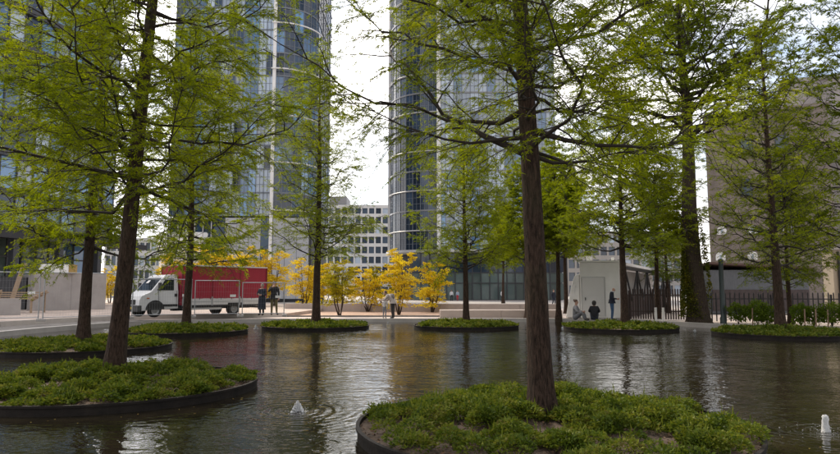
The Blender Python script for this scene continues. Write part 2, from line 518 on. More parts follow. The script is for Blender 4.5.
# water
WZ = -0.15
FOUNT = [(297, 411.5, 0.21, 1.15), (826, 431, 0.20, 1.15), (256, 328.8, 0.26, 0.9), (388, 322.5, 0.12, 0.7), (695, 331, 0.13, 0.8)]
FP = [at(x, y, WZ) for x, y, h, s in FOUNT]
def water_mat():
    m = bpy.data.materials.new('pond_water')
    m.use_nodes = True
    b = m.node_tree.nodes['Principled BSDF']
    b.inputs['Roughness'].default_value = 0.03
    b.inputs['IOR'].default_value = 1.4
    t = N(m, 'ShaderNodeTexCoord')
    n0 = N(m, 'ShaderNodeTexNoise'); n0.inputs['Scale'].default_value = 1.6; n0.inputs['Detail'].default_value = 5
    L(m, t.outputs['Object'], n0.inputs['Vector'])
    r = N(m, 'ShaderNodeValToRGB')
    r.color_ramp.elements[0].color = (0.008, 0.0065, 0.004, 1); r.color_ramp.elements[0].position = 0.35
    r.color_ramp.elements[1].color = (0.020, 0.016, 0.009, 1); r.color_ramp.elements[1].position = 0.68
    L(m, n0.outputs['Fac'], r.inputs['Fac'])
    L(m, r.outputs[0], b.inputs['Base Color'])
    acc = None
    def addto(sock, k):
        nonlocal acc
        mm = N(m, 'ShaderNodeMath'); mm.operation = 'MULTIPLY_ADD'
        L(m, sock, mm.inputs[0]); mm.inputs[1].default_value = k
        if acc is None: mm.inputs[2].default_value = 0
        else: L(m, acc, mm.inputs[2])
        acc = mm.outputs[0]
    for sc, k, st in ((1.3, 0.020, (0.7, 1.0, 1)), (4.5, 0.019, (0.62, 1.0, 1)), (11.0, 0.0085, (0.7, 1.0, 1))):
        mpn = N(m, 'ShaderNodeMapping'); mpn.inputs['Scale'].default_value = st
        mpn.inputs['Location'].default_value = (sc, sc * 2, 0)
        L(m, t.outputs['Object'], mpn.inputs['Vector'])
        n = N(m, 'ShaderNodeTexNoise'); n.inputs['Scale'].default_value = sc; n.inputs['Detail'].default_value = 2.5
        n.inputs['Distortion'].default_value = 0.4
        L(m, mpn.outputs[0], n.inputs['Vector'])
        addto(n.outputs['Fac'], k)
    nb_ = N(m, 'ShaderNodeTexNoise'); nb_.inputs['Scale'].default_value = 0.22; nb_.inputs['Detail'].default_value = 2
    L(m, t.outputs['Object'], nb_.inputs['Vector'])
    mrb = N(m, 'ShaderNodeMapRange'); mrb.inputs['From Min'].default_value = 0.35; mrb.inputs['From Max'].default_value = 0.65
    mrb.inputs['To Min'].default_value = 0.45; mrb.inputs['To Max'].default_value = 1.15
    L(m, nb_.outputs['Fac'], mrb.inputs['Value'])
    ml = N(m, 'ShaderNodeMath'); ml.operation = 'MULTIPLY'
    L(m, acc, ml.inputs[0]); L(m, mrb.outputs[0], ml.inputs[1])
    acc = ml.outputs[0]
    for p, f in list(zip(FP, FOUNT))[:3]:
        ds = N(m, 'ShaderNodeVectorMath'); ds.operation = 'DISTANCE'
        L(m, t.outputs['Object'], ds.inputs[0]); ds.inputs[1].default_value = (p.x, p.y, WZ)
        nw = N(m, 'ShaderNodeMath'); nw.operation = 'MULTIPLY_ADD'; L(m, n0.outputs['Fac'], nw.inputs[0]); nw.inputs[1].default_value = 0.5; L(m, ds.outputs['Value'], nw.inputs[2])
        w = N(m, 'ShaderNodeMath'); w.operation = 'MULTIPLY'; L(m, nw.outputs[0], w.inputs[0]); w.inputs[1].default_value = 38.0
        s = N(m, 'ShaderNodeMath'); s.operation = 'SINE'; L(m, w.outputs[0], s.inputs[0])
        e = N(m, 'ShaderNodeMath'); e.operation = 'MULTIPLY'; L(m, ds.outputs['Value'], e.inputs[0]); e.inputs[1].default_value = -1.7
        ex = N(m, 'ShaderNodeMath'); ex.operation = 'EXPONENT'; L(m, e.outputs[0], ex.inputs[0])
        mu = N(m, 'ShaderNodeMath'); mu.operation = 'MULTIPLY'; L(m, s.outputs[0], mu.inputs[0]); L(m, ex.outputs[0], mu.inputs[1])
        addto(mu.outputs[0], 0.0065)
    bp = N(m, 'ShaderNodeBump'); bp.inputs['Strength'].default_value = 1.0; bp.inputs['Distance'].default_value = 1.0
    L(m, acc, bp.inputs['Height'])
    L(m, bp.outputs[0], b.inputs['Normal'])
    return m
g = MB()
wp = ring(pond, -0.001)
g.v += [(p.x, p.y, WZ) for p in wp]; g.f.append(tuple(range(len(wp))))
wo = g.build('pond_water', water_mat())
struct('pond_water', wo)

# paved bank, gravel bed, raised building site (sheets a few mm above each other)
def sheet(name, pts, z, m):
    mb = MB(); mb.v += [(p[0], p[1], z) for p in pts]; mb.f.append(tuple(range(len(pts))))
    return struct(name, mb.build(name, m))
nb = [p for p in ring(pond, 0.341)]
fb = [p for p in nb if p.y > 17]
i0 = min(range(len(nb)), key=lambda i: (nb[i] - Vector((nb[0].x, nb[0].y))).length)
far_edge = sorted(fb, key=lambda p: math.atan2(p.x, p.y - 5))
path_poly = [(p.x, p.y) for p in far_edge] + [(30, 24), (32, 60), (-60, 60), (-60, 22)]
sheet('bank_path', path_poly, 0.004, M_path)
gb = [at(268, 316.6), at(442, 316.6), at(442, 309.0), at(285, 308.2)]
sheet('gravel_bed', [(p.x, p.y) for p in gb], 0.008, M_gravel)
kb = MB(); a, b = at(287, 316.9), at(441, 316.9)
kb.bar((a.x, a.y, 0.05), (b.x, b.y, 0.05), 0.12, 0.1)
struct('gravel_kerb', kb.build('gravel_kerb', mat('grey_kerb', (0.2, 0.185, 0.175), 0.85, 0.2, 2)))
SZ = 0.22
slab = [at(-110, 334), at(-60, 330), at(0, 326.8), at(60, 322.8), at(130, 319.7), at(200, 318.2), at(287, 316.9)]
slab2 = [(p.x, p.y) for p in slab] + [(-7.2, 58), (-30, 95), (-80, 95), (-80, 30)]
mb = MB(); mb.prism(slab2, -0.02, SZ)
struct('site_pavement', mb.build('site_pavement', M_sand))
ps = [p for p in ring(pond, 0.345)]
ps = [p for p in ps if p.y > 19 and -21 < p.x < -11.2 and p.x * 0.9 - p.y < -20]
ps.sort(key=lambda p: p.x)
rs = [(p.x, p.y) for p in ps] + [(p.x, p.y) for p in slab[::-1][2:]]
sheet('rubble_strip', rs, 0.009, mat('rubble', (0.17, 0.155, 0.14), 0.95, 0.35, 2.5, 0.8, 30))
mb = MB()
for i in range(len(slab) - 1):
    a, b = slab[i], slab[i + 1]
    d = (b - a).normalized() * 0.0
    mb.bar((a.x, a.y - 0.07, 0.115), (b.x, b.y - 0.07, 0.115), 0.16, 0.25)
struct('site_kerb', mb.build('site_kerb', mat('pale_kerb', (0.5, 0.45, 0.41), 0.8, 0.1, 2)))

# ------------------------------------------------------------------ towers and other buildings
M_gl_dark = glass_mat('dark_tower_glass', (0.026, 0.045, 0.078), 1.65, 0.05, 0.6)
M_gl_blue = glass_mat('blue_tower_glass', (0.10, 0.21, 0.38), 1.9, 0.05, 0.5)
M_gl_pale = glass_mat('pale_tower_glass', (0.38, 0.45, 0.54), 1.7, 0.06, 0.35)
M_gl_green = glass_mat('green_shop_glass', (0.10, 0.135, 0.13), 1.5, 0.05, 0.4)
M_gl_house = glass_mat('office_window_glass', (0.05, 0.07, 0.10), 1.6, 0.05, 0.5)
M_grid = mat('grid_aluminium', (0.16, 0.18, 0.21), 0.45, 0.1, 1.0)
M_frame_pale = mat('pale_aluminium', (0.50, 0.50, 0.50), 0.45, 0.08, 1.0)
M_frame_dark = mat('dark_aluminium', (0.045, 0.048, 0.055), 0.45, 0.2, 1.0)
M_panel = mat('grey_cladding', (0.42, 0.43, 0.46), 0.5, 0.06, 0.4)
M_soffit = mat('dark_soffit', (0.03, 0.03, 0.034), 0.6, 0.2, 0.8)

UNIT = {}
def unit_box(m):
    if m.name not in UNIT:
        UNIT[m.name] = MB().box((0, 0, 0), (1, 1, 1)).mesh('pane_' + m.name, m)
    return UNIT[m.name]
rnd = random.Random(4)
def curtain(root, pts, z0, nst, sh, pane_of, frame_m, fw=0.12, fd=0.16, band=0.45, band_m=None, band_d=0.25, max_panes=300, mid_rail=True, sub=(1, 3)):
    """glass wall along the plan polyline pts (local, outside on the right-hand side of travel).
    one pane object for each cell of the lower storeys, the rest of the panes as one part"""
    segs = []
    for i in range(len(pts) - 1):
        a, b = Vector((*pts[i], 0)), Vector((*pts[i + 1], 0))
        segs.append((a, b))
    cnt = 0
    restb = {}
    for s in range(nst):
        zb = z0 + s * sh
        fb_ = MB(); bb = MB()
        for i, (a, b) in enumerate(segs):
            d = (b - a); ln = d.length; d = d / ln
            nrm_ = Vector((d.y, -d.x, 0))
            ang = math.atan2(d.y, d.x)
            c = (a + b) / 2
            ph = sh - band
            pm = pane_of(i, s)
            # pane
            if cnt < max_panes:
                o = link('pane', unit_box(pm), root)
                o.location = (c.x, c.y, zb + ph / 2)
                o.scale = (ln - fw * 0.6, 0.03, ph)
                o.rotation_euler = (rnd.gauss(0, 0.004), 0, ang + rnd.gauss(0, 0.005))
                cnt += 1
            else:
                rb = restb.setdefault(pm.name, (MB(), pm))[0]
                rb.box((c.x, c.y, zb + ph / 2), (ln - fw * 0.6, 0.03, ph), ang + rnd.gauss(0, 0.005))
            # mullion and transom
            fb_.box((a.x + nrm_.x * fd * 0.3, a.y + nrm_.y * fd * 0.3, zb + ph / 2), (fw, fd, ph), ang)
            for q in range(1, sub[1]):
                fb_.box((c.x + nrm_.x * 0.02, c.y + nrm_.y * 0.02, zb + ph * q / sub[1]), (ln - fw, 0.06, 0.055), ang)
            for q in range(1, sub[0]):
                cq = a + (b - a) * q / sub[0]
                fb_.box((cq.x + nrm_.x * 0.024, cq.y + nrm_.y * 0.024, zb + ph / 2), (0.055, 0.07, ph), ang)
            bb.box((c.x + nrm_.x * (band_d / 2 - 0.1), c.y + nrm_.y * (band_d / 2 - 0.1), zb + ph + band / 2), (ln + 0.06, band_d, band), ang)
        fb_.build('mullions', frame_m, root)
        bb.build('floor_band', band_m or frame_m, root)
    for nme, (rb, pm) in restb.items():
        o = rb.build('upper_glazing', pm, root); o['kind'] = 'stuff'

def arc(cx, cy, r_, a0, a1, n):
    return [(cx + r_ * math.cos(R(a0 + (a1 - a0) * i / n)), cy + r_ * math.sin(R(a0 + (a1 - a0) * i / n))) for i in range(n + 1)]
def line(p, q, n):
    return [(p[0] + (q[0] - p[0]) * i / n, p[1] + (q[1] - p[1]) * i / n) for i in range(n + 1)]

# --- central round-cornered tower
CY = 112.0
cx0 = gpx(388, CY).x; cx1 = gpx(558, CY).x
T = thing('office_tower', 'round-cornered tower with dark curved glass and pale gridded front behind yellow trees', 'building', ((cx0 + cx1) / 2, CY, 0))
hw = (cx1 - cx0) / 2
rc = 8.6
plan = line((-hw, 22), (-hw, rc), 4) + arc(-hw + rc, rc, rc, 180, 270, 9)[1:] + line((-hw + rc, 0), (hw, 0), 14)[1:] + line((hw, 0), (hw, 22), 8)[1:]
ncur = 4 + 9
def pane_c(i, s):
    if i < ncur: return M_gl_dark
    return M_gl_pale if rnd.random() < 0.72 else M_gl_blue
curtain(T, plan, 8.8, 16, 3.55, pane_c, M_grid, 0.10, 0.14, 0.26, mat('tower_band', (0.22, 0.225, 0.235), 0.35, 0.08, 1), 0.26, 280, sub=(2, 3))
for k in range(8):
    lb = MB(); lb.tube([(p[0], p[1], 12.2 + k * 7.1) for p in arc(-hw + rc, rc, rc + 0.35, 180, 270, 14)], 0.09, 6); lb.build('ledge', M_frame_pale, T)
core = MB(); core.prism([(-hw + 0.5, 22), (-hw + 0.5, rc), (-hw + rc, 0.5), (hw - 0.5, 0.5), (hw - 0.5, 22)], 8.6, 66); core.prism([(-hw + 1.2, 22), (-hw + 1.2, 9), (-hw + 5, 4.5), (hw - 0.5, 4.5), (hw - 0.5, 22)], 0, 8.6)
core.build('core', M_soffit, T)
# white edge fin at the left and at the corner between dark and pale front
fn = MB(); fn.box((-hw - 0.25, rc + 0.3, 34), (0.5, 0.9, 52)); fn.build('edge_fin', M_white, T)
fn = MB(); fn.box((-hw + rc + 0.3, -0.35, 34), (0.7, 0.35, 52)); fn.build('edge_fin', M_white, T)
# entrance storey: canopy disc, tall glass set back, doors
can = MB(); can.prism([(p[0] * 1.05, p[1] - 1.6) for p in plan[4:]] , 8.35, 8.75); can.build('canopy', M_frame_pale, T)
base_pl = line((-hw + 4.2, 1.6), (hw + 2, 1.6), 18)
for i in range(18):
    a, b = base_pl[i], base_pl[i + 1]
    cxm = (a[0] + b[0]) / 2; w = b[0] - a[0]
    for (z0_, z1_, m_) in ((0.05, 2.95, M_gl_green), (3.05, 4.75, M_gl_green), (4.9, 8.3, M_gl_dark)):
        o = link('pane', unit_box(m_), T)
        o.location = (cxm, 1.6, (z0_ + z1_) / 2); o.scale = (w - 0.1, 0.03, z1_ - z0_)
        o.rotation_euler = (rnd.gauss(0, 0.004), 0, rnd.gauss(0, 0.006))
fb_ = MB()
for i in range(19):
    fb_.box((base_pl[i][0], 1.52, 4.15), (0.16, 0.2, 8.3))
for z in (0.03, 3.0, 4.82):
    fb_.box((1.1 + 2 * 0.5, 1.5, z), (2 * hw - 2, 0.14, 0.16))
fb_.build('shopfront_frame', M_frame_dark, T)

# --- left tower with flat gridded front and curved right corner
AY = 92.0
ax0 = gpx(166, AY).x; ax1 = gpx(308, AY).x
T = thing('office_tower', 'pale and blue gridded tower with curved corner behind the red truck', 'building', ((ax0 + ax1) / 2, AY, 0))
hw = (ax1 - ax0) / 2
rc = 5.6
plan = line((-hw, 20), (-hw, 0), 6) + line((-hw, 0), (hw - rc, 0), 13)[1:] + arc(hw - rc, rc, rc, 270, 360, 6)[1:] + line((hw, rc), (hw, 20), 6)[1:]
def pane_a(i, s):
    j = i - 6
    if j < 0: return M_gl_pale
    if j >= 13: return M_gl_dark if (s % 3 == 0 or rnd.random() < 0.4) else M_gl_blue
    if j in (0, 1, 2): return M_gl_dark if rnd.random() < 0.55 else M_gl_blue
    if j in (9, 10, 3): return M_gl_blue
    return M_gl_pale if rnd.random() < 0.8 else M_gl_dark
curtain(T, plan, 12.4, 14, 3.5, pane_a, M_grid, 0.09, 0.14, 0.2, M_grid, 0.22, 290, sub=(2, 3))
core = MB(); core.prism([(-hw + 0.5, 20), (-hw + 0.5, 0.5), (hw - rc, 0.5), (hw - 0.6, rc), (hw - 0.6, 20)], 0, 61.5)
core.build('core', M_soffit, T)
fn = MB(); fn.box((hw - rc + 0.15, -0.35, 34), (0.45, 0.4, 56)); fn.build('edge_fin', M_white, T)
# curved white ledges round the corner
for k in range(5):
    lp = arc(hw - rc, rc, rc + 0.75, 268, 352, 12)
    z = 13.2 + k * 7.0
    lb = MB(); lb.tube([(p[0], p[1], z) for p in lp], 0.10, 6); lb.build('ledge', M_white, T)
# podium: grey cladding panels, glazed recess, white drum on the left
for k in range(8):
    w = (2 * hw - 6.5) / 8
    x = -hw + 6.5 + (k + 0.5) * w
    m_ = M_panel if k not in (0, 4) else M_gl_dark
    pb = MB().box((x, -0.1, 6.3), (w - 0.06, 0.3, 11.6)); pb.build('cladding_panel', m_, T)
db = MB()
for z in (4.2, 11.9):
    db.box((-hw + 3.2, -0.6, z), (6.6, 1.2, 0.25))
for k in range(6):
    db.box((-hw + 0.4 + k * 1.2, -0.6, 8.0), (0.1, 0.2, 7.6))
db.box((-hw + 3.2, -0.6, 6.5), (6.6, 0.1, 0.1)); db.box((-hw + 3.2, -0.6, 9.2), (6.6, 0.1, 0.1))
db.build('recess_frame', M_frame_pale, T)
pb = MB().box((-hw + 3.2, -0.2, 8.0), (6.4, 0.2, 7.5)); pb.build('pane', M_gl_dark, T)
rot = MB()
prof = [(5.0, 3.9), (5.7, 4.0), (6.2, 9.8), (6.1, 10.0), (0.01, 10.1)]
rot.lathe(prof, 40, (-hw + 3.0, 5.2, 0)); rot.build('drum', M_white, T, True)
for k in range(9):
    an = R(190 + k * 18)
    st = MB(); p0 = Vector((-hw + 3.0 + 4.6 * math.cos(an), 5.2 + 4.6 * math.sin(an), 0)); p1 = Vector((-hw + 3.0 + 5.2 * math.cos(an + 0.2), 5.2 + 5.2 * math.sin(an + 0.2), 3.95))
    st.tube([p0, p1], 0.14, 6); st.build('strut', M_white, T)

# --- glass building on the far left, front running away from the camera
ca, cb_ = Vector((-34.4, 71.0, 0)), Vector((-43.5, 36.0, 0))
dB = (ca - cb_); lenB = dB.length; dB.normalize()
nB = Vector((dB.y, -dB.x, 0))
T = thing('glass_building', 'glass office building with dark beams above an open columned ground floor behind concrete wall', 'building', (ca.x, ca.y, SZ), math.atan2(dB.y, dB.x))
# local x along the front (0 at the far corner, negative towards the camera), local -y outside
planB = line((-lenB, 0), (0, 0), 20) + line((0, 0), (0, 16), 8)[1:]
def pane_b(i, s):
    r_ = rnd.random()
    return M_gl_blue if r_ < 0.5 else (M_gl_pale if r_ < 0.75 else M_gl_dark)
curtain(T, planB, 7.2, 9, 3.5, pane_b, M_frame_dark, 0.12, 0.18, 0.55, M_frame_dark, 0.5, 224)
core = MB(); core.box((-lenB / 2 - 0.3, 8.3, 23), (lenB - 1.2, 15.4, 31.4)); core.build('core', M_soffit, T)
so = MB(); so.box((-lenB / 2 + 0.5, 7.0, 6.85), (lenB + 2.2, 18.5, 0.6)); so.build('soffit', M_soffit, T)
so = MB(); so.box((-lenB / 2 + 0.5, -3.2, 6.2), (lenB + 2.2, 0.5, 0.55)); so.build('beam', M_soffit, T)
for k in range(8):
    so = MB(); so.box((-lenB + 2 + k * 5, -1.2, 6.3), (0.35, 4.4, 0.4)); so.build('beam', M_soffit, T)
for k in range(8):
    cbm = MB(); cbm.box((-lenB + 1.2 + k * (lenB - 1.4) / 7, -2.9, 3.0), (0.55, 0.55, 6.1)); cbm.build('column', M_frame_dark, T, bevel=0.03)
for k in range(22):
    x = -lenB + 0.9 + k * 1.6
    o = link('pane', unit_box(rnd.choice([M_gl_blue, M_gl_dark, M_gl_green, M_gl_pale])), T)
    o.location = (x, 1.2, 3.3); o.scale = (1.45, 0.04, 6.5); o.rotation_euler = (0, 0, rnd.gauss(0, 0.008))
gf = MB()
for k in range(23): gf.box((-lenB + 0.1 + k * 1.6, 1.14, 3.3), (0.12, 0.16, 6.5))
for z in (0.3, 2.7, 4.6): gf.box((-lenB / 2, 1.12, z), (lenB, 0.12, 0.12))
gf.build('shopfront_frame', M_frame_dark, T)
for k in range(3):
    x = -lenB + 9 + k * 9
    xb = MB(); xb.bar((x, 0.4, 0.3), (x + 2.4, 0.4, 6.4), 0.09); xb.bar((x + 2.4, 0.4, 0.3), (x, 0.4, 6.4), 0.09); xb.build('cross_brace', M_galv, T)

# --- distant offices
def office(label, x0, x1, Y, ztop, ncol, nst, rz=0.0, wall=(0.5, 0.5, 0.5), pent=None, depth=14):
    xa, xb = gpx(x0, Y).x, gpx(x1, Y).x
    t = thing('office_block', label, 'building', ((xa + xb) / 2, Y, 0), rz)
    w = xb - xa
    sh = ztop / nst; cw = w / ncol
    wm = mat('office_wall_%d' % Y, wall, 0.7, 0.08, 0.2)
    pw = MB()
    for c in range(ncol + 1): pw.box((-w / 2 + c * cw, 0, ztop / 2), (cw * 0.24, 0.5, ztop))
    for s in range(nst + 1): pw.box((0, -0.003, min(s * sh, ztop - 0.4) + 0.1), (w + cw * 0.24, 0.5, sh * 0.33))
    pw.box((0, depth / 2 + 0.6, ztop / 2 - 0.3), (w, depth, ztop - 0.4))
    pw.build('wall', wm, t)
    for s in range(nst):
        for c in range(ncol):
            o = link('window', unit_box(M_gl_house if rnd.random() < 0.75 else M_gl_pale), t)
            o.location = (-w / 2 + (c + 0.5) * cw, 0.12, (s + 0.5) * sh + 0.1); o.scale = (cw * 0.8, 0.06, sh * 0.72)
            o.rotation_euler = (0, 0, rnd.gauss(0, 0.006))
    if pent:
        pb = MB(); pb.box((pent[0] * w, depth / 2, ztop + pent[2] / 2), (pent[1] * w, depth * 0.9, pent[2])); pb.build('plant_room', mat('plant_room', (0.22, 0.22, 0.23), 0.7), t)
    return t
office('long white office block with square windows seen between the two towers', 306, 402, 235, 33.0, 14, 9, wall=(0.55, 0.55, 0.55), pent=(-0.24, 0.3, 3.6))
office('small pale office with tall blue windows beyond the truck cab', 104, 172, 160, 14.5, 12, 4, wall=(0.5, 0.5, 0.5))
office('brick-coloured office block behind the white cabin, mostly hidden by trees', 560, 690, 190, 19.0, 16, 5, wall=(0.32, 0.30, 0.28))

# --- brick building at the right
EY = 56.0
ex0 = gpx(712, EY).x
T = thing('brick_building', 'tall plain brown brick building with small white arched windows', 'building', (ex0, EY, 0), R(-25))
M_brick = brick_mat('brown_brick', (0.18, 0.148, 0.128), (0.23, 0.19, 0.165), (0.27, 0.24, 0.22), 4.0, 0.27)
H1 = atd(716, 118, EY).z
wb = MB(); wb.box((4.7, 2.5, H1 / 2), (9.4, 5, H1)); wb.box((4.7, 2.5, H1 + 0.1), (9.7, 5.3, 0.3)); wb.build('wall', M_brick, T)
H2 = atd(800, 84, EY).z
wb = MB(); wb.box((6.5 + 9, 10.5, H2 / 2), (18, 15, H2)); wb.box((6.5 + 9, 10.5, H2 + 0.12), (18.3, 15.3, 0.35)); wb.build('wall', brick_mat('grey_brick', (0.27, 0.25, 0.25), (0.32, 0.29, 0.285), (0.34, 0.32, 0.31), 4.0, 0.27), T)
def arch_window(x, z, w, h, par):
    n = 8
    pts = [(-w / 2, 0), (w / 2, 0)] + [(w / 2 * math.cos(PI * i / n), h - w / 2 + w / 2 * math.sin(PI * i / n)) for i in range(n + 1)]
    mb = MB(); k = len(pts)
    mb.v += [(x + p[0], -0.05, z + p[1]) for p in pts] + [(x + p[0], 0.1, z + p[1]) for p in pts]
    mb.f += [tuple(range(k)), tuple(range(k, 2 * k))[::-1]] + [(i, (i + 1) % k, k + (i + 1) % k, k + i) for i in range(k)]
    o = mb.build('window', M_white, par)
    gl = MB(); gl.box((x, -0.06, z + h * 0.42), (w * 0.2, 0.04, h * 0.5)); gl.build('pane', M_gl_pale, o)
    return o
for (px, py) in ((727, 234), (726, 260), (757, 234), (757, 260), (790, 234)):
    p = atd(px, py, EY - 1); lx = (p.x - ex0) * 0.93
    arch_window(lx, p.z, 0.78, 0.72, T)
for (px, py) in ((742, 190), (772, 190), (742, 150), (772, 150)):
    p = atd(px, py, EY)
    fr = MB(); fr.box((p.x - ex0, -0.02, p.z), (1.0, 0.08, 1.5)); o = fr.build('window', M_frame_dark, T)
    gl = MB(); gl.box((p.x - ex0, -0.05, p.z), (0.84, 0.06, 1.34)); gl.build('pane', M_gl_house, o)
dp = MB(); p = gpx(832, 44); dp.tube([(p.x - ex0 + 3.4, -0.1, 0.2), (p.x - ex0 + 3.4, -0.1, H1 - 0.3)], 0.07, 8); dp.build('downpipe', M_dark, T)

T = thing('garden_shed', 'low slate grey shed with a sloping brown roof in front of brick building', 'shed', gpx(752, 46))
w = 7.0
b_ = MB(); b_.box((0.6, 2, 1.55), (w, 4, 3.1)); b_.build('wall', mat('slate_boards', (0.12, 0.13, 0.145), 0.8, 0.2, 2, stretch=(8, 1, 1)), T)
b_ = MB(); b_.box((0.6, 1.9, 3.25), (w + 0.5, 4.6, 0.14), M=Matrix.Rotation(R(-4), 3, 'X') @ Matrix.Rotation(R(3), 3, 'Y')); b_.build('roof', mat('brown_roof', (0.10, 0.06, 0.05), 0.8, 0.2, 2), T)
b_ = MB(); b_.box((0.6, -0.03, 0.95), (w - 0.1, 0.06, 1.5)); b_.build('dark_panel', mat('dark_brick', (0.07, 0.055, 0.055), 0.85, 0.3, 3), T)

T = thing('gate_pillar', 'tall beige rendered pillar with a dark pipe beside railings', 'pillar', gpx(836, 38))
b_ = MB(); b_.box((0.25, 0, 2.0), (1.3, 1.0, 4.0)); b_.build('shaft', mat('beige_render', (0.33, 0.28, 0.22), 0.85, 0.15, 1), T, bevel=0.03)
b_ = MB(); b_.box((0.25, 0, 4.07), (1.5, 1.2, 0.14)); b_.build('cap', M_conc, T)
b_ = MB(); b_.tube([(-0.1, -0.58, 0.05), (-0.1, -0.58, 3.9)], 0.07, 8); b_.build('pipe', M_dark, T)

# --- white cabin with canopy shed
cA = gpx(580, 37.6); cB = gpx(620, 37.0)
T = thing('site_cabin', 'white boxy cabin with a flush door and a slanted white flank', 'cabin', (cA.x, cA.y, 0), math.atan2(cB.y - cA.y, cB.x - cA.x))
wd = (cB - cA).length
hC = 3.22
b_ = MB(); b_.box((wd / 2, 2.2, hC / 2 + 0.04), (wd, 4.4, hC)); b_.build('wall', M_white, T, bevel=0.04)
b_ = MB(); b_.box((wd / 2, 2.2, hC + 0.1), (wd + 0.12, 4.5, 0.1)); b_.build('roof', M_white, T)
b_ = MB(); b_.box((0.75, -0.02, 1.25), (1.25, 0.05, 2.2)); d_ = b_.build('door', mat('door_white', (0.64, 0.63, 0.625), 0.5), T, bevel=0.01)
b_ = MB(); b_.box((0.3, -0.07, 1.15), (0.05, 0.06, 0.16)); b_.build('handle', M_dark, d_)
b_ = MB()
for (x0, z0, x1, z1) in ((0.1, 0.15, 0.1, 2.4), (1.4, 0.15, 1.4, 2.4), (0.1, 2.4, 1.4, 2.4)): b_.bar((x0, -0.012, z0), (x1, -0.012, z1), 0.03, 0.03, up=(0, 1, 0))
b_.build('door_frame', mat('trim_grey', (0.4, 0.4, 0.4), 0.5), T)
# slanted flank: a tapering white body on the left side
pr = [(-0.85, 0.05), (-0.02, 0.05), (-0.02, 2.62), (-0.30, 2.5), (-0.5, 1.9)]
b_ = MB(); k = len(pr)
b_.v += [(p[0], 0.15, p[1]) for p in pr] + [(p[0] + 0.1, 3.6, p[1]) for p in pr]
b_.f += [tuple(range(k)), tuple(range(k, 2 * k))[::-1]] + [(i, (i + 1) % k, k + (i + 1) % k, k + i) for i in range(k)]
b_.build('slanted_flank', M_white, T, bevel=0.04)
for (x, z) in ((-0.35, 2.05), (-0.25, 1.85), (-0.3, 1.6)):
    b_ = MB(); b_.lathe([(0.03, -0.02), (0.03, 0.02), (0.001, 0.02)], 8, (x, 0.14, z), 'Y'); b_.build('bolt', M_dark, T)
b_ = MB(); b_.box((0.55, 1.0, hC + 0.28), (0.3, 0.3, 0.3)); b_.build('roof_vent', M_white, T, bevel=0.02)
b_ = MB(); b_.box((1.9, 0.9, hC + 0.24), (0.16, 0.16, 0.24)); b_.build('roof_vent', M_white, T, bevel=0.02)

sA = gpx(620.8, 37.2); sB = Vector((21.5, 56.0, 0))
dS = (sB - sA).normalized(); lnS = (sB - sA).length
T = thing('canopy_shed', 'long open shed with white roof edge and dark braced frame behind brown slats', 'shed', (sA.x, sA.y, 0), math.atan2(dS.y, dS.x))
b_ = MB(); b_.box((lnS / 2, 0.5, 3.15), (lnS, 1.7, 0.16)); b_.build('roof', M_white, T)
b_ = MB(); b_.box((lnS / 2, -0.25, 2.95), (lnS, 0.1, 0.16)); b_.build('roof_beam', M_dark, T)
for k in range(6):
    x = 0.15 + k * (lnS - 0.3) / 5
    b_ = MB(); b_.box((x, -0.25, 1.45), (0.13, 0.13, 2.9)); b_.build('post', M_dark, T)
    if k < 5:
        x2 = x + (lnS - 0.3) / 5
        b_ = MB(); b_.bar((x, -0.25, 2.85), ((x + x2) / 2, -0.25, 1.0), 0.09); b_.bar((x2, -0.25, 2.85), ((x + x2) / 2, -0.25, 1.0), 0.09); b_.build('brace', M_dark, T)
b_ = MB(); b_.box((lnS / 2, 1.2, 1.5), (lnS, 0.1, 3.0)); b_.build('back_wall', mat('shed_wall', (0.55, 0.54, 0.53), 0.8, 0.1, 1), T)
b_ = MB(); b_.box((lnS / 2 + 0.8, 0.1, 0.7), (lnS - 2, 0.08, 1.4)); b_.build('low_boarding', mat('brown_boarding', (0.06, 0.04, 0.035), 0.85, 0.3, 2), T)

# ------------------------------------------------------------------ walls, benches on the far bank
def block(name, label, cat, p0, p1, z0, z1, th, m, group=None):
    mid_ = (Vector(p0) + Vector(p1)) / 2; d = Vector(p1) - Vector(p0)
    t = thing(name, label, cat, (mid_.x, mid_.y, z0), math.atan2(d.y, d.x), group)
    n = max(1, round(d.length / 3.0)); w_ = d.length / n
    for k in range(n):
        b = MB(); b.box((-d.length / 2 + (k + 0.5) * w_, th / 2, (z1 - z0) / 2), (w_ - 0.012, th, z1 - z0)); b.build('block', m, t, bevel=0.015)
    return t
block('seat_wall', 'low pinkish concrete seat wall close behind the pond edge', 'wall', gpx(440, 38.6), gpx(562, 38.6), 0, 0.46, 1.6, M_conc_pink)
block('seat_wall', 'long low pinkish concrete wall in front of the glass shopfront', 'wall', gpx(285, 50.5), gpx(560, 49.0), 0, 0.62, 0.6, M_conc_pink)
t = block('concrete_wall', 'high bare concrete wall panels on the building site', 'wall', gpx(33, 45.0, 0), gpx(106, 49.5, 0), SZ, SZ + 2.7, 0.35, M_conc)
t = block('concrete_wall', 'low concrete wall end beside timber steps', 'wall', gpx(-30, 36.0, 0), gpx(22, 37.4, 0), SZ, SZ + 0.95, 0.4, M_conc)
t = block('concrete_wall', 'return of concrete wall behind leaning plank', 'wall', gpx(22, 52.0, 0), gpx(33, 45.4, 0), SZ, SZ + 2.65, 0.3, M_conc)

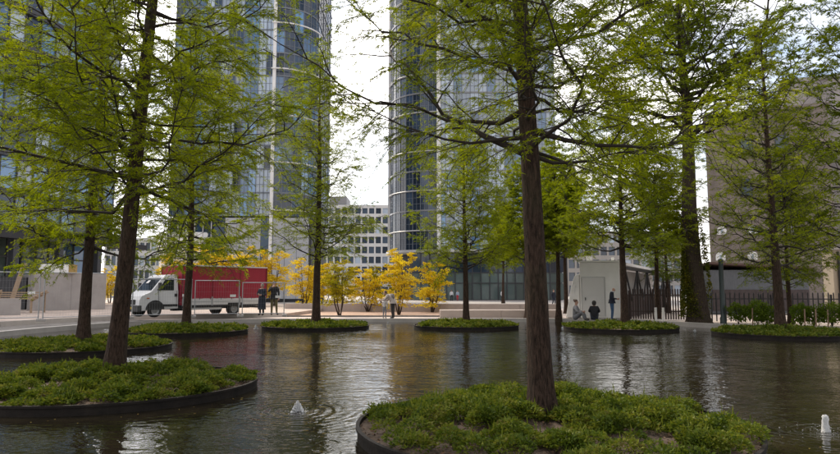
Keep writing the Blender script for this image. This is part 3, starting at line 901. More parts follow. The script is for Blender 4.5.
M_wood = mat('raw_timber', (0.33, 0.24, 0.16), 0.8, 0.25, 3.0, stretch=(1, 1, 6))
p = gpx(14, 40.5)
T = thing('timber_steps', 'raw timber steps beside the low concrete wall', 'steps', (p.x, p.y, SZ), 0.06)
for k in range(4):
    b_ = MB(); b_.box((-0.3 + 0.02 * k, k * 0.45, 0.9 + k * 0.13), (3.2, 0.42, 0.07)); b_.build('tread', M_wood, T)
for sx in (-1.7, 1.15):
    b_ = MB(); b_.bar((sx, -0.2, 0.8), (sx, 1.7, 1.35), 0.06, 0.24); b_.build('stringer', M_wood, T)
    b_ = MB(); b_.box((sx, 1.5, 0.6), (0.1, 0.1, 1.2)); b_.build('post', M_wood, T)
    b_ = MB(); b_.box((sx, -0.1, 0.4), (0.1, 0.1, 0.8)); b_.build('post', M_wood, T)
p = gpx(13, 44.0)
b_ = MB(); b_.bar((-0.25, 0, 0), (0.35, 0.5, 3.3), 0.32, 0.05, up=(0, 1, 0))
o = b_.build('plank', M_wood); o.location = (p.x, p.y, SZ); tag(o, 'raw wooden plank leaning upright near glass ground floor', 'plank')
p = gpx(9, 49)
b_ = MB(); b_.box((0, 0, 1.2), (3.4, 1.4, 2.4)); o = b_.build('site_container', mat('dark_container', (0.05, 0.05, 0.055), 0.6, 0.2, 2), bevel=0.03); o.location = (p.x, p.y, SZ)
tag(o, 'dark grey container standing behind the timber steps', 'container')
# sheeted stack on the concrete wall
p = gpx(57, 46.8)
T = thing('board_stack', 'stack of white boards with an ochre end resting above the concrete wall', 'boards', (p.x, p.y, SZ + 2.7), 0.3)
b_ = MB(); pr = [(-1.25, 0), (0.75, 0), (0.75, 0.62), (-1.05, 0.62)]; k = 4
b_.v += [(q[0], -0.35, q[1]) for q in pr] + [(q[0], 0.55, q[1]) for q in pr]
b_.f += [(0, 1, 2, 3), (7, 6, 5, 4)] + [(i, (i + 1) % k, k + (i + 1) % k, k + i) for i in range(k)]
b_.build('sheeting', M_white, T, bevel=0.02)
b_ = MB(); b_.box((0.95, 0.1, 0.3), (0.38, 0.9, 0.6)); b_.build('end_board', mat('ochre_board', (0.36, 0.24, 0.08), 0.8, 0.2, 3), T)

# ------------------------------------------------------------------ temporary site fences
def fence_panel(p0, p1, h, label, base=SZ):
    d = Vector(p1) - Vector(p0); ln = d.length
    t = thing('site_fence', label, 'fence', (p0.x, p0.y, base), math.atan2(d.y, d.x), 'galvanised mesh panels round the building site')
    for x in (0.03, ln - 0.03):
        b = MB(); b.tube([(x, 0, 0.04), (x, 0, h)], 0.028, 6); b.build('post', M_galv, t)
    b = MB(); b.tube([(0, 0, h - 0.02), (ln, 0, h - 0.02)], 0.024, 6); b.build('rail', M_galv, t)
    b = MB(); b.tube([(0, 0, 0.18), (ln, 0, 0.18)], 0.02, 6); b.build('rail', M_galv, t)
    b = MB()
    n = int(ln / 0.12)
    for k in range(1, n): b.bar((k * ln / n, 0, 0.2), (k * ln / n, 0, h - 0.04), 0.0035)
    for k in range(1, 6): b.bar((0.04, 0, 0.2 + k * (h - 0.25) / 6), (ln - 0.04, 0, 0.2 + k * (h - 0.25) / 6), 0.0035)
    b.build('wire_mesh', M_galv, t)
    for x in (0.0, ln):
        b = MB(); b.box((x, 0, 0.06), (0.22, 0.6, 0.12)); b.build('foot_block', M_conc, t, bevel=0.02)
    b = MB(); b.box((ln - 0.35, -0.03, h * 0.58), (0.3, 0.01, 0.13)); b.build('name_plate', M_white, t)
    return t
fpos = [(-70, 27.5), (42, 29.6), (131, 32.2), (193.5, 33.8), (241, 34.6), (286, 35.2)]
fl = ['galvanised mesh fence panel in front of the timber steps', 'galvanised mesh fence panel in front of the high concrete wall', 'galvanised mesh fence panel in front of the white truck cab',
      'galvanised mesh fence panel before the middle of the red tarpaulin', 'galvanised mesh fence panel next to the two standing men']
for i in range(5):
    a, b = gpx(*fpos[i]), gpx(*fpos[i + 1])
    dd = (b - a).normalized() * 0.06
    fence_panel(a + dd, b - dd, [2.25, 2.25, 2.0, 1.95, 1.85][i], fl[i])

# ------------------------------------------------------------------ railings at the right
def railing(name, label, pts, h, pitch_, w, m, base=0.0, rails=(0.3, 0.85)):
    o0 = Vector(pts[0])
    t = thing(name, label, 'fence', (o0.x, o0.y, base))
    pk = MB(); pk.v += []
    pk.box((0, 0, h / 2), (w, w * 0.7, h)); pk.add([(-w / 2, -w * .35, h), (w / 2, -w * .35, h), (w / 2, w * .35, h), (-w / 2, w * .35, h), (0, 0, h + w)], [(0, 1, 4), (1, 2, 4), (2, 3, 4), (3, 0, 4)])
    pme = pk.mesh('picket', m)
    for i in range(len(pts) - 1):
        a, b = Vector(pts[i]) - o0, Vector(pts[i + 1]) - o0
        d = b - a; n = int(d.length / pitch_)
        for k in range(n):
            o = link('picket', pme, t); q = a + d * (k + 0.5) / n
            o.location = (q.x, q.y, 0.06); o.rotation_euler = (0, 0, math.atan2(d.y, d.x))
            o.scale = (1, 1, 1 + rnd.uniform(-0.008, 0.008))
        nv = Vector((-d.y, d.x, 0)).normalized() * (w * 0.6)
        for rz_ in rails:
            rb = MB(); rb.bar(a + nv + Vector((0, 0, h * rz_)), b + nv + Vector((0, 0, h * rz_)), 0.04, 0.05); rb.build('rail', m, t)
        for k in range(0, n + 1, 12):
            q = a + d * min(1, k / n) + nv * 2.2
            pb = MB(); pb.box((q.x, q.y, h / 2), (0.08, 0.08, h + 0.02)); pb.build('post', m, t)
    return t
M_brown_slat = mat('brown_slats', (0.055, 0.035, 0.03), 0.75, 0.3, 2.0)
railing('slat_fence', 'tall brown slatted fence beside the white cabin', [gpx(629, 35.9), gpx(684, 35.2)], 1.62, 0.13, 0.07, M_brown_slat)
railing('picket_fence', 'black pointed railings behind the young shrubs', [gpx(704, 33.2), gpx(770, 32.6), gpx(868, 30.8)], 1.42, 0.21, 0.055, M_dark)
p = gpx(722, 31.6)
T = thing('lamp_post', 'stout dark green post beside the ivy-covered tree', 'post', p)
b_ = MB(); b_.lathe([(0.15, 0.0), (0.15, 0.3), (0.115, 0.36), (0.105, 3.0), (0.12, 3.05), (0.12, 3.15), (0.001, 3.2)], 14); b_.build('shaft', mat('green_post', (0.035, 0.05, 0.05), 0.5), T, True)
b_ = MB(); b_.box((0, -0.12, 0.75), (0.12, 0.03, 0.4)); b_.build('hatch', mat('green_post', (0, 0, 0)), T)

# ------------------------------------------------------------------ vegetation
M_bark = bark_mat('cypress_bark', (0.016, 0.010, 0.007), (0.098, 0.062, 0.044))
M_bark2 = bark_mat('far_bark', (0.034, 0.024, 0.018), (0.11, 0.082, 0.062))
M_twig = mat('twig_bark', (0.022, 0.016, 0.011), 0.9)
G_CYP = leaf_mat('cypress_leaf', [(0.068, 0.10, 0.003), (0.13, 0.18, 0.005), (0.20, 0.245, 0.008), (0.285, 0.305, 0.014)], 0.55)
G_CYP2 = leaf_mat('cypress_leaf_pale', [(0.070, 0.115, 0.008), (0.14, 0.19, 0.012), (0.205, 0.25, 0.018), (0.28, 0.305, 0.025)], 0.55)
G_GREEN = leaf_mat('green_tree_leaf', [(0.05, 0.08, 0.006), (0.10, 0.14, 0.009), (0.16, 0.195, 0.014)], 0.5)
G_YEL = leaf_mat('golden_leaf', [(0.50, 0.34, 0.02), (0.68, 0.50, 0.035), (0.80, 0.66, 0.09)], 0.4, 0.6, 0.505)
G_YELG = leaf_mat('green_golden_leaf', [(0.20, 0.20, 0.016), (0.36, 0.30, 0.02), (0.48, 0.37, 0.03)], 0.4, 0.6, 0.5)
G_COVER = leaf_mat('ground_cover_leaf', [(0.022, 0.037, 0.007), (0.047, 0.076, 0.011), (0.085, 0.118, 0.016), (0.155, 0.175, 0.028), (0.13, 0.10, 0.038)], 0.3, 3.2)
G_SHRUB = leaf_mat('shrub_leaf', [(0.05, 0.09, 0.010), (0.10, 0.155, 0.016), (0.16, 0.22, 0.025)], 0.35, 2.0)
G_IVY = leaf_mat('ivy_leaf', [(0.03, 0.045, 0.010), (0.09, 0.10, 0.014), (0.22, 0.19, 0.02)], 0.25, 1.5)

def leaves_np(B, D, ln, wd, rng, quad=False):
    """B base (n,3), D direction (n,3), ln (n,), wd (n,)"""
    n = len(B)
    D = nrm(D)
    rv = rng.normal(size=(n, 3)); rv[:, 2] += 0.6
    s = nrm(np.cross(D, rv))
    if quad:
        up = np.cross(s, D)
        m = B + D * (ln * 0.5)[:, None] + up * (ln * 0.10)[:, None]
        V = np.stack([B, m + s * (wd * 0.5)[:, None], B + D * ln[:, None], m - s * (wd * 0.5)[:, None]], 1).reshape(-1, 3)
        F = np.arange(n * 4).reshape(n, 4)
    else:
        V = np.stack([B - s * (wd * 0.22)[:, None], B + D * (ln * 0.55)[:, None] + s * (wd * 0.5)[:, None], B + D * ln[:, None] - s * (wd * 0.12)[:, None]], 1).reshape(-1, 3)
        F = np.arange(n * 3).reshape(n, 3)
    return V, F

def child_branches(P, rng, per, tmin, tmax, ang, lenf, npts, flat=0.35, rise=0.0, droop=0.0, wob=0.06, keepw=None):
    """side branches of each tube of P; lenf(parent index array, t array) -> length"""
    T = P.shape[0]
    idx = np.repeat(np.arange(T), per)
    n = len(idx)
    k = np.tile(np.arange(per), T)
    t = tmin + (tmax - tmin) * (k + rng.uniform(0.1, 0.9, n)) / per
    if keepw is not None:
        kp = rng.uniform(size=n) < keepw[idx]
        idx, k, t = idx[kp], k[kp], t[kp]; n = len(idx)
    b, d = interp(P, idx, t)
    up = np.tile(np.array([0., 0., 1.]), (n, 1))
    side = nrm(np.cross(d, up) + rng.normal(0, 0.02, (n, 3)))
    sgn = np.where((k % 2) == 0, 1.0, -1.0)[:, None]
    v = nrm(np.cross(side, d))
    roll = rng.normal(0, flat, n)[:, None]
    lat = side * sgn * np.cos(roll) + v * np.sin(roll)
    a = rng.normal(ang, 0.16, n)[:, None]
    dd = nrm(d * np.cos(a) + lat * np.sin(a) + np.array([0, 0, 1.0]) * rise)
    ln = lenf(idx, t) * rng.uniform(0.7, 1.25, n)
    tt = np.linspace(0, 1, npts)[None, :, None]
    Q = b[:, None, :] + dd[:, None, :] * tt * ln[:, None, None]
    Q[:, :, 2] += (-droop * ln[:, None] * tt[:, :, 0] ** 2)
    w = np.cumsum(rng.normal(0, wob, (n, npts, 3)), axis=1) * ln[:, None, None] / npts * 2
    w -= w[:, :1]
    Q = Q + w
    return Q, idx, t, ln

def tree_meshes(seed, H, h0, r0, cr, n1, m2, m3, nl, leaf_l, leaf_w, lean=(0, 0), bend=0.05, leafm=G_CYP, bark=M_bark, shape=0.75, el0=0.05, el1=0.75, droop=0.25, spray=0.85,
                sides=16, rings=36, flare=0.55, curl=0.25, twigs=True, fork=None, top_r=0.12, len2=0.42, len3=0.26, limb_r=0.20):
    rng = np.random.default_rng(seed)
    # trunk
    z = np.concatenate([np.linspace(-0.25, 1.2, 8)[:-1], np.linspace(1.2, H, rings - 7)])
    ph = rng.uniform(0, 6.28, 4)
    zz = np.clip(z, 0, None)
    cx = lean[0] * zz / H + bend * (np.sin(zz * 0.55 + ph[0]) - np.sin(ph[0])) * np.minimum(1, zz / 3)
    cy = lean[1] * zz / H + bend * (np.sin(zz * 0.5 + ph[1]) - np.sin(ph[1])) * np.minimum(1, zz / 3)
    rr = r0 * (np.clip(1 - zz / H, 0, 1) ** 0.85 * (1 - top_r * 0.3) + 0.03) * (1 + flare * np.exp(-zz / 0.35))
    an = np.arange(sides) * 2 * PI / sides
    lob = 1 + 0.06 * np.sin(an[None, :] * 5 + ph[2] + z[:, None] * 0.6) * (0.4 + np.exp(-zz / 0.6))[:, None] + rng.normal(0, 0.018, (len(z), sides))
    TV = np.stack([cx[:, None] + rr[:, None] * lob * np.cos(an), cy[:, None] + rr[:, None] * lob * np.sin(an), np.repeat(z[:, None], sides, 1)], -1).reshape(-1, 3)
    idx = np.arange(len(z) * sides).reshape(len(z), sides)
    nx = np.roll(idx, -1, axis=1)
    TF = np.stack([idx[:-1], nx[:-1], nx[1:], idx[1:]], -1).reshape(-1, 4)
    trunk = np_mesh('trunk', TV, TF, bark, True)
    # main limbs
    u = (np.arange(n1) + rng.uniform(0, 0.8, n1)) / n1
    hb = h0 + (H * 0.97 - h0) * u ** 1.12
    az = np.arange(n1) * 2.39996 + rng.normal(0, 0.35, n1)
    rel = (hb - h0) / (H - h0)
    Lb = cr * np.clip(1 - rel, 0.03, 1) ** shape * rng.uniform(0.72, 1.15, n1)
    if fork: Lb *= np.where(rel < 0.15, fork, 1.0)
    el = el0 + (el1 - el0) * rel + rng.normal(0, 0.12, n1)
    NP = 10
    tt = np.linspace(0, 1, NP)
    kk = rng.normal(curl, 0.16, n1)
    hx = np.interp(hb, zz, cx); hy = np.interp(hb, zz, cy); hr = np.interp(hb, zz, rr)
    rad = Lb[:, None] * tt[None, :] * np.cos(el)[:, None]
    aza = az[:, None] + rng.normal(0, 0.28, n1)[:, None] * tt[None, :] ** 1.5
    P1 = np.empty((n1, NP, 3))
    P1[:, :, 0] = hx[:, None] + np.cos(aza) * (rad + hr[:, None] * 0.4)
    P1[:, :, 1] = hy[:, None] + np.sin(aza) * (rad + hr[:, None] * 0.4)
    P1[:, :, 2] = hb[:, None] + Lb[:, None] * (np.sin(el)[:, None] * tt - 0.22 * np.sin(tt * PI * 0.8)[None, :] * (1 - rel)[:, None] * 0.5 + kk[:, None] * tt ** 2.2)
    w = np.cumsum(rng.normal(0, 0.028, (n1, NP, 3)), axis=1) * Lb[:, None, None]
    w -= w[:, :1]; P1 += w
    rb = np.clip(r0 * limb_r * (Lb / cr) ** 0.8, 0.008, None) * rng.uniform(0.75, 1.25, n1)
    R1 = rb[:, None] * (1 - 0.86 * tt ** 0.8)[None, :] * (1 + 0.5 * np.exp(-tt * 14))[None, :]
    limb = [np_tubes(P1, R1, 7)]
    P2, i2, t2, l2 = child_branches(P1, rng, m2, 0.12, 0.99, spray, lambda i, t: len2 * Lb[i] * (1.08 - 0.75 * t) + 0.10, 6, flat=0.5, rise=0.06, droop=droop * 0.6, keepw=np.clip(0.22 + 1.0 * Lb / cr, 0.25, 1))
    R2 = (np.clip(rb[i2] * 0.36, 0.005, None))[:, None] * (1 - 0.8 * np.linspace(0, 1, 6))[None, :]
    limb.append(np_tubes(P2, R2, 4))
    P3, i3, t3, l3 = child_branches(P2, rng, m3, 0.12, 1.0, 0.8, lambda i, t: np.clip(len3 * l2[i] * (1.1 - 0.6 * t) + 0.12, 0.1, 0.75), 4, flat=0.55, rise=0.0, droop=droop, keepw=np.clip(0.3 + 0.9 * l2 / (0.4 * cr), 0.35, 1))
    if twigs:
        R3 = np.full((len(P3), 2), 1.0) * np.array([0.0042, 0.0018])[None, :] * (r0 / 0.17) ** 0.3
        limb.append(np_tubes(P3[:, [0, 3]], R3, 3))
    LV, LF = join_np(limb)
    limbs = np_mesh('limbs', LV, LF, M_twig, True)
    # leaves along the twigs, plus tips of secondary branches
    n3 = len(P3)
    idx = np.repeat(np.arange(n3), nl)
    keep = rng.uniform(size=len(idx)) < (0.55 + 0.45 * rng.uniform(size=n3))[idx]
    idx = idx[keep]
    t = rng.uniform(0.05, 1.0, len(idx))
    b, d = interp(P3, idx, t)
    up = np.array([0, 0, 1.0])
    side = nrm(np.cross(d, up[None, :]) + rng.normal(0, 0.15, d.shape))
    sg = np.where(rng.uniform(size=len(idx)) < 0.5, 1.0, -1.0)[:, None]
    D = nrm(d * 0.75 + side * sg * 0.75 + rng.normal(0, 0.28, d.shape) + np.array([0, 0, -0.18]))
    b = b + rng.normal(0, leaf_l * 0.12, b.shape)
    V, F = leaves_np(b, D, leaf_l * rng.uniform(0.6, 1.35, len(b)), leaf_w * rng.uniform(0.7, 1.3, len(b)), rng)
    crown = np_mesh('crown', V, F, leafm)
    return trunk, limbs, crown
def plant_tree(name, label, cat, meshes, loc, rz=0.0, sc=1.0, group=None):
    t = thing(name, label, cat, loc, rz, group)
    t.scale = (sc, sc, sc)
    for nm, me in zip(('trunk', 'limbs', 'crown'), meshes):
        link(nm, me, t)
    return t

# --- round planted islands
def island(cx, cy, nleaf, ll, seed, label, cover_label, Rr=2.5, bare=0.0, low=1.0):
    rng = np.random.default_rng(seed)
    t = thing('planted_island', label, 'island', (cx, cy, WZ - 0.3), 0, 'round steel-edged islands in the pond')
    zt = -WZ + 0.3
    b = MB()
    b.lathe([(Rr, 0.0), (Rr, zt - 0.035), (Rr + 0.02, zt - 0.035), (Rr + 0.02, zt), (Rr - 0.025, zt), (Rr - 0.025, 0.0)], 96); b.build('steel_rim', M_steel_rim, t, False)
    # soil mound
    nr, na = 12, 48
    vs, fs = [(0, 0, zt + 0.06)], []
    for i in range(1, nr + 1):
        r_ = (Rr - 0.027) * i / nr
        for j in range(na):
            a = 2 * PI * j / na
            h = zt - 0.05 + 0.11 * math.cos(r_ / Rr * PI / 2) + (rng.normal(0, 0.012) if i < nr else 0)
            vs.append((r_ * math.cos(a), r_ * math.sin(a), h))
    for j in range(na): fs.append((0, 1 + j, 1 + (j + 1) % na))
    for i in range(nr - 1):
        for j in range(na):
            a = 1 + i * na + j; c = 1 + i * na + (j + 1) % na
            fs.append((a, a + na, c + na, c))
    b = MB(); b.add(vs, fs); b.build('soil', M_soil, t, True)
    # fallen needles, crumbs of earth
    nl_ = 2600 if nleaf > 50000 else 500
    a = rng.uniform(0, 2 * PI, nl_); q = np.sqrt(rng.uniform(0, 1, nl_)) * (Rr - 0.05)
    zb = zt - 0.035 + 0.11 * np.cos(q / Rr * PI / 2)
    B = np.stack([q * np.cos(a), q * np.sin(a), zb], -1); D = rng.normal(0, 1, (nl_, 3)) * np.array([1, 1, 0.35])
    V, F = leaves_np(B, D, rng.uniform(0.02, 0.09, nl_), rng.uniform(0.006, 0.03, nl_), rng, True)
    lo = link('leaf_litter', np_mesh('leaf_litter', V, F, M_litter), t); lo['kind'] = 'stuff'
    # plants: clumps of leaves
    ncl = 235
    rad = np.sqrt(rng.uniform(0, 1, ncl)) * (Rr - 0.09)
    an = rng.uniform(0, 2 * PI, ncl)
    C0 = np.stack([rad * np.cos(an), rad * np.sin(an)], -1)
    # patches of bare earth and of lower growth
    hole = rng.uniform(-1, 1, (9, 2)) * Rr * 0.95
    dmin = np.min(np.linalg.norm(C0[:, None] - hole[None], axis=-1), axis=1)
    keep = (dmin > 0.20) & ~((rad > Rr * 0.84) & (rng.uniform(size=ncl) < bare))
    C0 = C0[keep]; rad = rad[keep]; ncl = len(C0)
    cs = rng.uniform(0.11, 0.26, ncl); ch = low * rng.uniform(0.05, 0.36, ncl) * (1.15 - 0.35 * (rad / Rr) ** 2) * (0.75 + 0.5 * (np.sin(C0[:, 0] * 2.1 + seed) * np.sin(C0[:, 1] * 1.7 + seed * 2) * 0.5 + 0.5))
    ci = rng.choice(ncl, nleaf, p=(cs ** 2) / (cs ** 2).sum())
    th = rng.uniform(0, 2 * PI, nleaf); q = np.sqrt(rng.uniform(0, 1, nleaf)); hh = rng.beta(2.6, 0.9, nleaf)
    x = C0[ci, 0] + cs[ci] * q * np.cos(th); y = C0[ci, 1] + cs[ci] * q * np.sin(th)
    dome = np.sqrt(np.clip(1 - q ** 2 * 0.85, 0, 1))
    zs = zt - 0.03 + 0.10 * np.cos(np.clip(np.hypot(x, y) / Rr, 0, 1) * PI / 2)
    z = zs + ch[ci] * dome * hh
    rr_ = np.hypot(x, y); ok = rr_ < Rr - 0.03 + 0.10 * rng.uniform(size=nleaf) * (z > zt + 0.05)
    x, y, z, th, q = x[ok], y[ok], z[ok], th[ok], q[ok]
    n = len(x)
    D = np.stack([np.cos(th) * (0.4 + q), np.sin(th) * (0.4 + q), rng.uniform(-0.15, 0.75, n)], -1) + rng.normal(0, 0.35, (n, 3))
    lnn = ll * rng.uniform(0.55, 1.35, n)
    V, F = leaves_np(np.stack([x, y, z], -1), D, lnn, lnn * rng.uniform(0.45, 0.7, n), rng, True)
    # a few upright stalks
    ns = nleaf // 60
    si = rng.choice(n, ns)
    sb = np.stack([x[si], y[si], z[si]], -1)
    V2, F2 = leaves_np(sb, np.stack([rng.normal(0, 0.25, ns), rng.normal(0, 0.25, ns), np.ones(ns)], -1), rng.uniform(0.06, 0.16, ns), np.full(ns, ll * 0.35), rng, True)
    V, F = join_np([(V, F), (V2, F2)])
    o = link('ground_cover', np_mesh('ground_cover', V, F, G_COVER))
    o.location = (cx, cy, WZ - 0.3)
    tag(o, cover_label, 'ground cover', None, 'stuff')
    return t

def isl(px, py):
    p = at(px, py, 0.0); return p.x, p.y
ISL = {
    1: (549, 421, 105000, 0.040, 'planted island under the thick dark trunk in the foreground', 'leafy ground cover round the thick dark trunk in the foreground'),
    2: (113, 381, 76000, 0.050, 'planted island under the tall leaning trunk', 'leafy ground cover round the tall leaning trunk'),
    3: (83, 344.5, 26000, 0.08, 'planted island in front of the bare concrete wall', 'ground cover on the island before the bare concrete wall'),
    4: (186, 329.5, 15000, 0.10, 'planted island in front of the truck cab', 'ground cover on the island before the truck cab'),
    5: (316, 325, 15000, 0.10, 'planted island between the two standing men and the couple by the water', 'ground cover on the island beside the two standing men'),
    6: (466, 324.5, 14000, 0.10, 'planted island in front of the low pinkish seat wall', 'ground cover on the island before the low seat wall'),
    7: (620, 326.5, 14000, 0.10, 'planted island in front of the white cabin', 'ground cover on the island before the white cabin'),
    8: (781, 332, 18000, 0.095, 'planted island in front of the black railings', 'ground cover on the island before the black railings'),
}
for k, (px, py, nl, ll, lb, cl) in ISL.items():
    x, y = isl(px, py)
    island(x, y, nl, ll, 10 + k, lb, cl, 2.36 if k == 1 else 2.5, bare=0.12 if k in (2, 3) else 0.08, low=0.68 if k == 1 else 0.68 if k == 2 else 0.55)

# --- swamp cypresses on the islands
def base(k, dz=0.0):
    x, y = isl(ISL[k][0], ISL[k][1]); return (x, y, dz)
GRP = 'feathery cypress trees standing on the pond islands'
t1 = tree_meshes(3, 13.5, 3.3, 0.15, 3.1, 104, 14, 10, 46, 0.062, 0.0135, lean=(-0.45, 0.1), bend=0.03, el0=0.24, sides=26, rings=60)
plant_tree('cypress_tree', 'feathery cypress with thick dark trunk on the foreground island', 'tree', t1, (at(543, 421).x, at(543, 421).y, 0), 0.0, group=GRP)
t2 = tree_meshes(11, 14.5, 3.35, 0.16, 3.5, 100, 14, 10, 46, 0.070, 0.016, lean=(0.95, 0.0), bend=0.03, el0=0.14, el1=0.7, sides=24, rings=56)
plant_tree('cypress_tree', 'tall feathery cypress leaning slightly towards the truck, beside the concrete wall', 'tree', t2, base(2), 0.0, group=GRP)
t3 = tree_meshes(23, 12.5, 2.9, 0.175, 3.3, 70, 12, 9, 34, 0.09, 0.028, lean=(0.1, 0), bend=0.03, el0=0.02)
plant_tree('cypress_tree', 'feathery cypress with straight trunk in front of the bare concrete wall', 'tree', t3, base(3), 0.0, group=GRP)
t4 = tree_meshes(31, 13.0, 2.9, 0.165, 3.5, 66, 12, 9, 28, 0.10, 0.028, bend=0.04, leafm=G_CYP2, shape=0.5, el0=0.2)
plant_tree('cypress_tree', 'feathery cypress with slim trunk in front of the red truck', 'tree', t4, base(4), 0.0, group=GRP)
t5 = tree_meshes(37, 13.4, 3.1, 0.19, 3.5, 66, 12, 9, 20, 0.10, 0.028, bend=0.03, el0=0.3, leafm=G_CYP2, shape=0.5)
plant_tree('cypress_tree', 'feathery cypress before the yellow trees, between the towers', 'tree', t5, base(5), 0.4, group=GRP)
t6 = tree_meshes(41, 9.6, 2.6, 0.15, 3.2, 60, 12, 9, 24, 0.10, 0.028, bend=0.03, leafm=G_CYP2, el0=0.4, shape=0.42)
plant_tree('cypress_tree', 'smaller feathery cypress in front of the glass shopfront', 'tree', t6, base(6), 1.0, group=GRP)
x7 = at(625, 326)
t7 = tree_meshes(43, 10.2, 3.6, 0.18, 3.6, 62, 12, 9, 30, 0.10, 0.03, bend=0.03, leafm=G_CYP2, shape=0.45, el0=0.15)
plant_tree('cypress_tree', 'feathery cypress in front of the white cabin corner', 'tree', t7, (x7.x, x7.y, 0), 2.0, group=GRP)
t8 = tree_meshes(47, 12.6, 2.7, 0.19, 3.3, 66, 12, 8, 19, 0.10, 0.028, lean=(-0.4, 0), bend=0.03, el0=0.3, el1=0.95, shape=0.5)
plant_tree('cypress_tree', 'feathery cypress in front of the brick building and railings', 'tree', t8, base(8), 0.7, group=GRP)

# --- trees on the far bank (share the meshes of the smaller cypresses or their own)
tb = tree_meshes(53, 10.0, 3.75, 0.15, 3.1, 66, 10, 9, 36, 0.12, 0.038, bend=0.05, leafm=G_CYP2, el0=0.4, el1=1.0, droop=0.25, shape=0.55)
for (px, Y, sc, rz, lb) in ((558, 36.6, 0.98, 0.0, 'yellow-green tree on the bank just left of the white cabin'),
                            (527, 38.2, 0.92, 1.7, 'slim yellow-green tree at the end of the low seat wall'),
                            (566, 46.0, 1.05, 3.1, 'yellow-green tree behind the white cabin'),
                            (657, 34.9, 0.95, 4.0, 'slim yellow-green tree before the brown slatted fence'),
                            (503, 84.0, 1.25, 5.0, 'distant slender tree standing before the glass shopfront')):
    p = gpx(px, Y); plant_tree('bank_tree', lb, 'tree', tb, p, rz, sc, 'yellow-green trees along the far bank')
tg = tree_meshes(59, 12.0, 2.4, 0.17, 3.4, 60, 10, 8, 15, 0.14, 0.05, bend=0.05, leafm=G_GREEN, el0=0.3, el1=0.9, droop=0.3, shape=0.5)
for (px, Y, sc, rz, lb) in ((789, 31.0, 0.72, 0.0, 'green tree behind the railings beside the grey shed'), (862, 30.0, 1.4, 2.0, 'green tree behind the beige pillar'),
                            (668, 47.0, 0.85, 1.0, 'green tree rising behind the canopy shed')):
    p = gpx(px, Y); plant_tree('leafy_tree', lb, 'tree', tg, p, rz, sc, 'green leafy trees by the brick building')

# --- old tree with ivy
p = gpx(697, 32.6)
tm = tree_meshes(61, 19.0, 9.3, 0.50, 7.4, 54, 13, 10, 26, 0.16, 0.07, lean=(-0.25, 0), bend=0.06, leafm=G_GREEN, bark=M_bark2, shape=0.45, el0=0.35, el1=1.0, flare=0.35, sides=22, rings=40, len2=0.45, len3=0.24)
plant_tree('old_tree', 'old broad tree with massive gnarled trunk by the dark green post', 'tree', tm, p, 0.0)
rng = np.random.default_rng(5)
n = 9000
an = rng.uniform(0, 2 * PI, n); z = rng.beta(1.1, 1.6, n) * 5.4 + 0.3
keepp = (np.sin(an * 2 + z * 0.9) + 0.9 * np.cos(an - 3.3) + rng.normal(0, 0.35, n)) > 0.25
an, z = an[keepp], z[keepp]; n = len(an)
rr = 0.50 * (1 - z / 19.0) + 0.06 + 0.14 * np.exp(-z / 0.4) + rng.uniform(0, 0.20, n) * np.clip(1.2 - z / 5.5, 0.3, 1)
Bp = np.stack([rr * np.cos(an) - 0.25 * z / 19, rr * np.sin(an), z], -1)
V, F = leaves_np(Bp, np.stack([np.cos(an), np.sin(an), rng.uniform(-0.8, 0.3, n)], -1) + rng.normal(0, 0.4, (n, 3)), rng.uniform(0.07, 0.14, n), rng.uniform(0.06, 0.11, n), rng, True)
o = link('ivy', np_mesh('ivy', V, F, G_IVY)); o.location = p
tag(o, 'yellowish ivy climbing the massive old trunk', 'ivy')

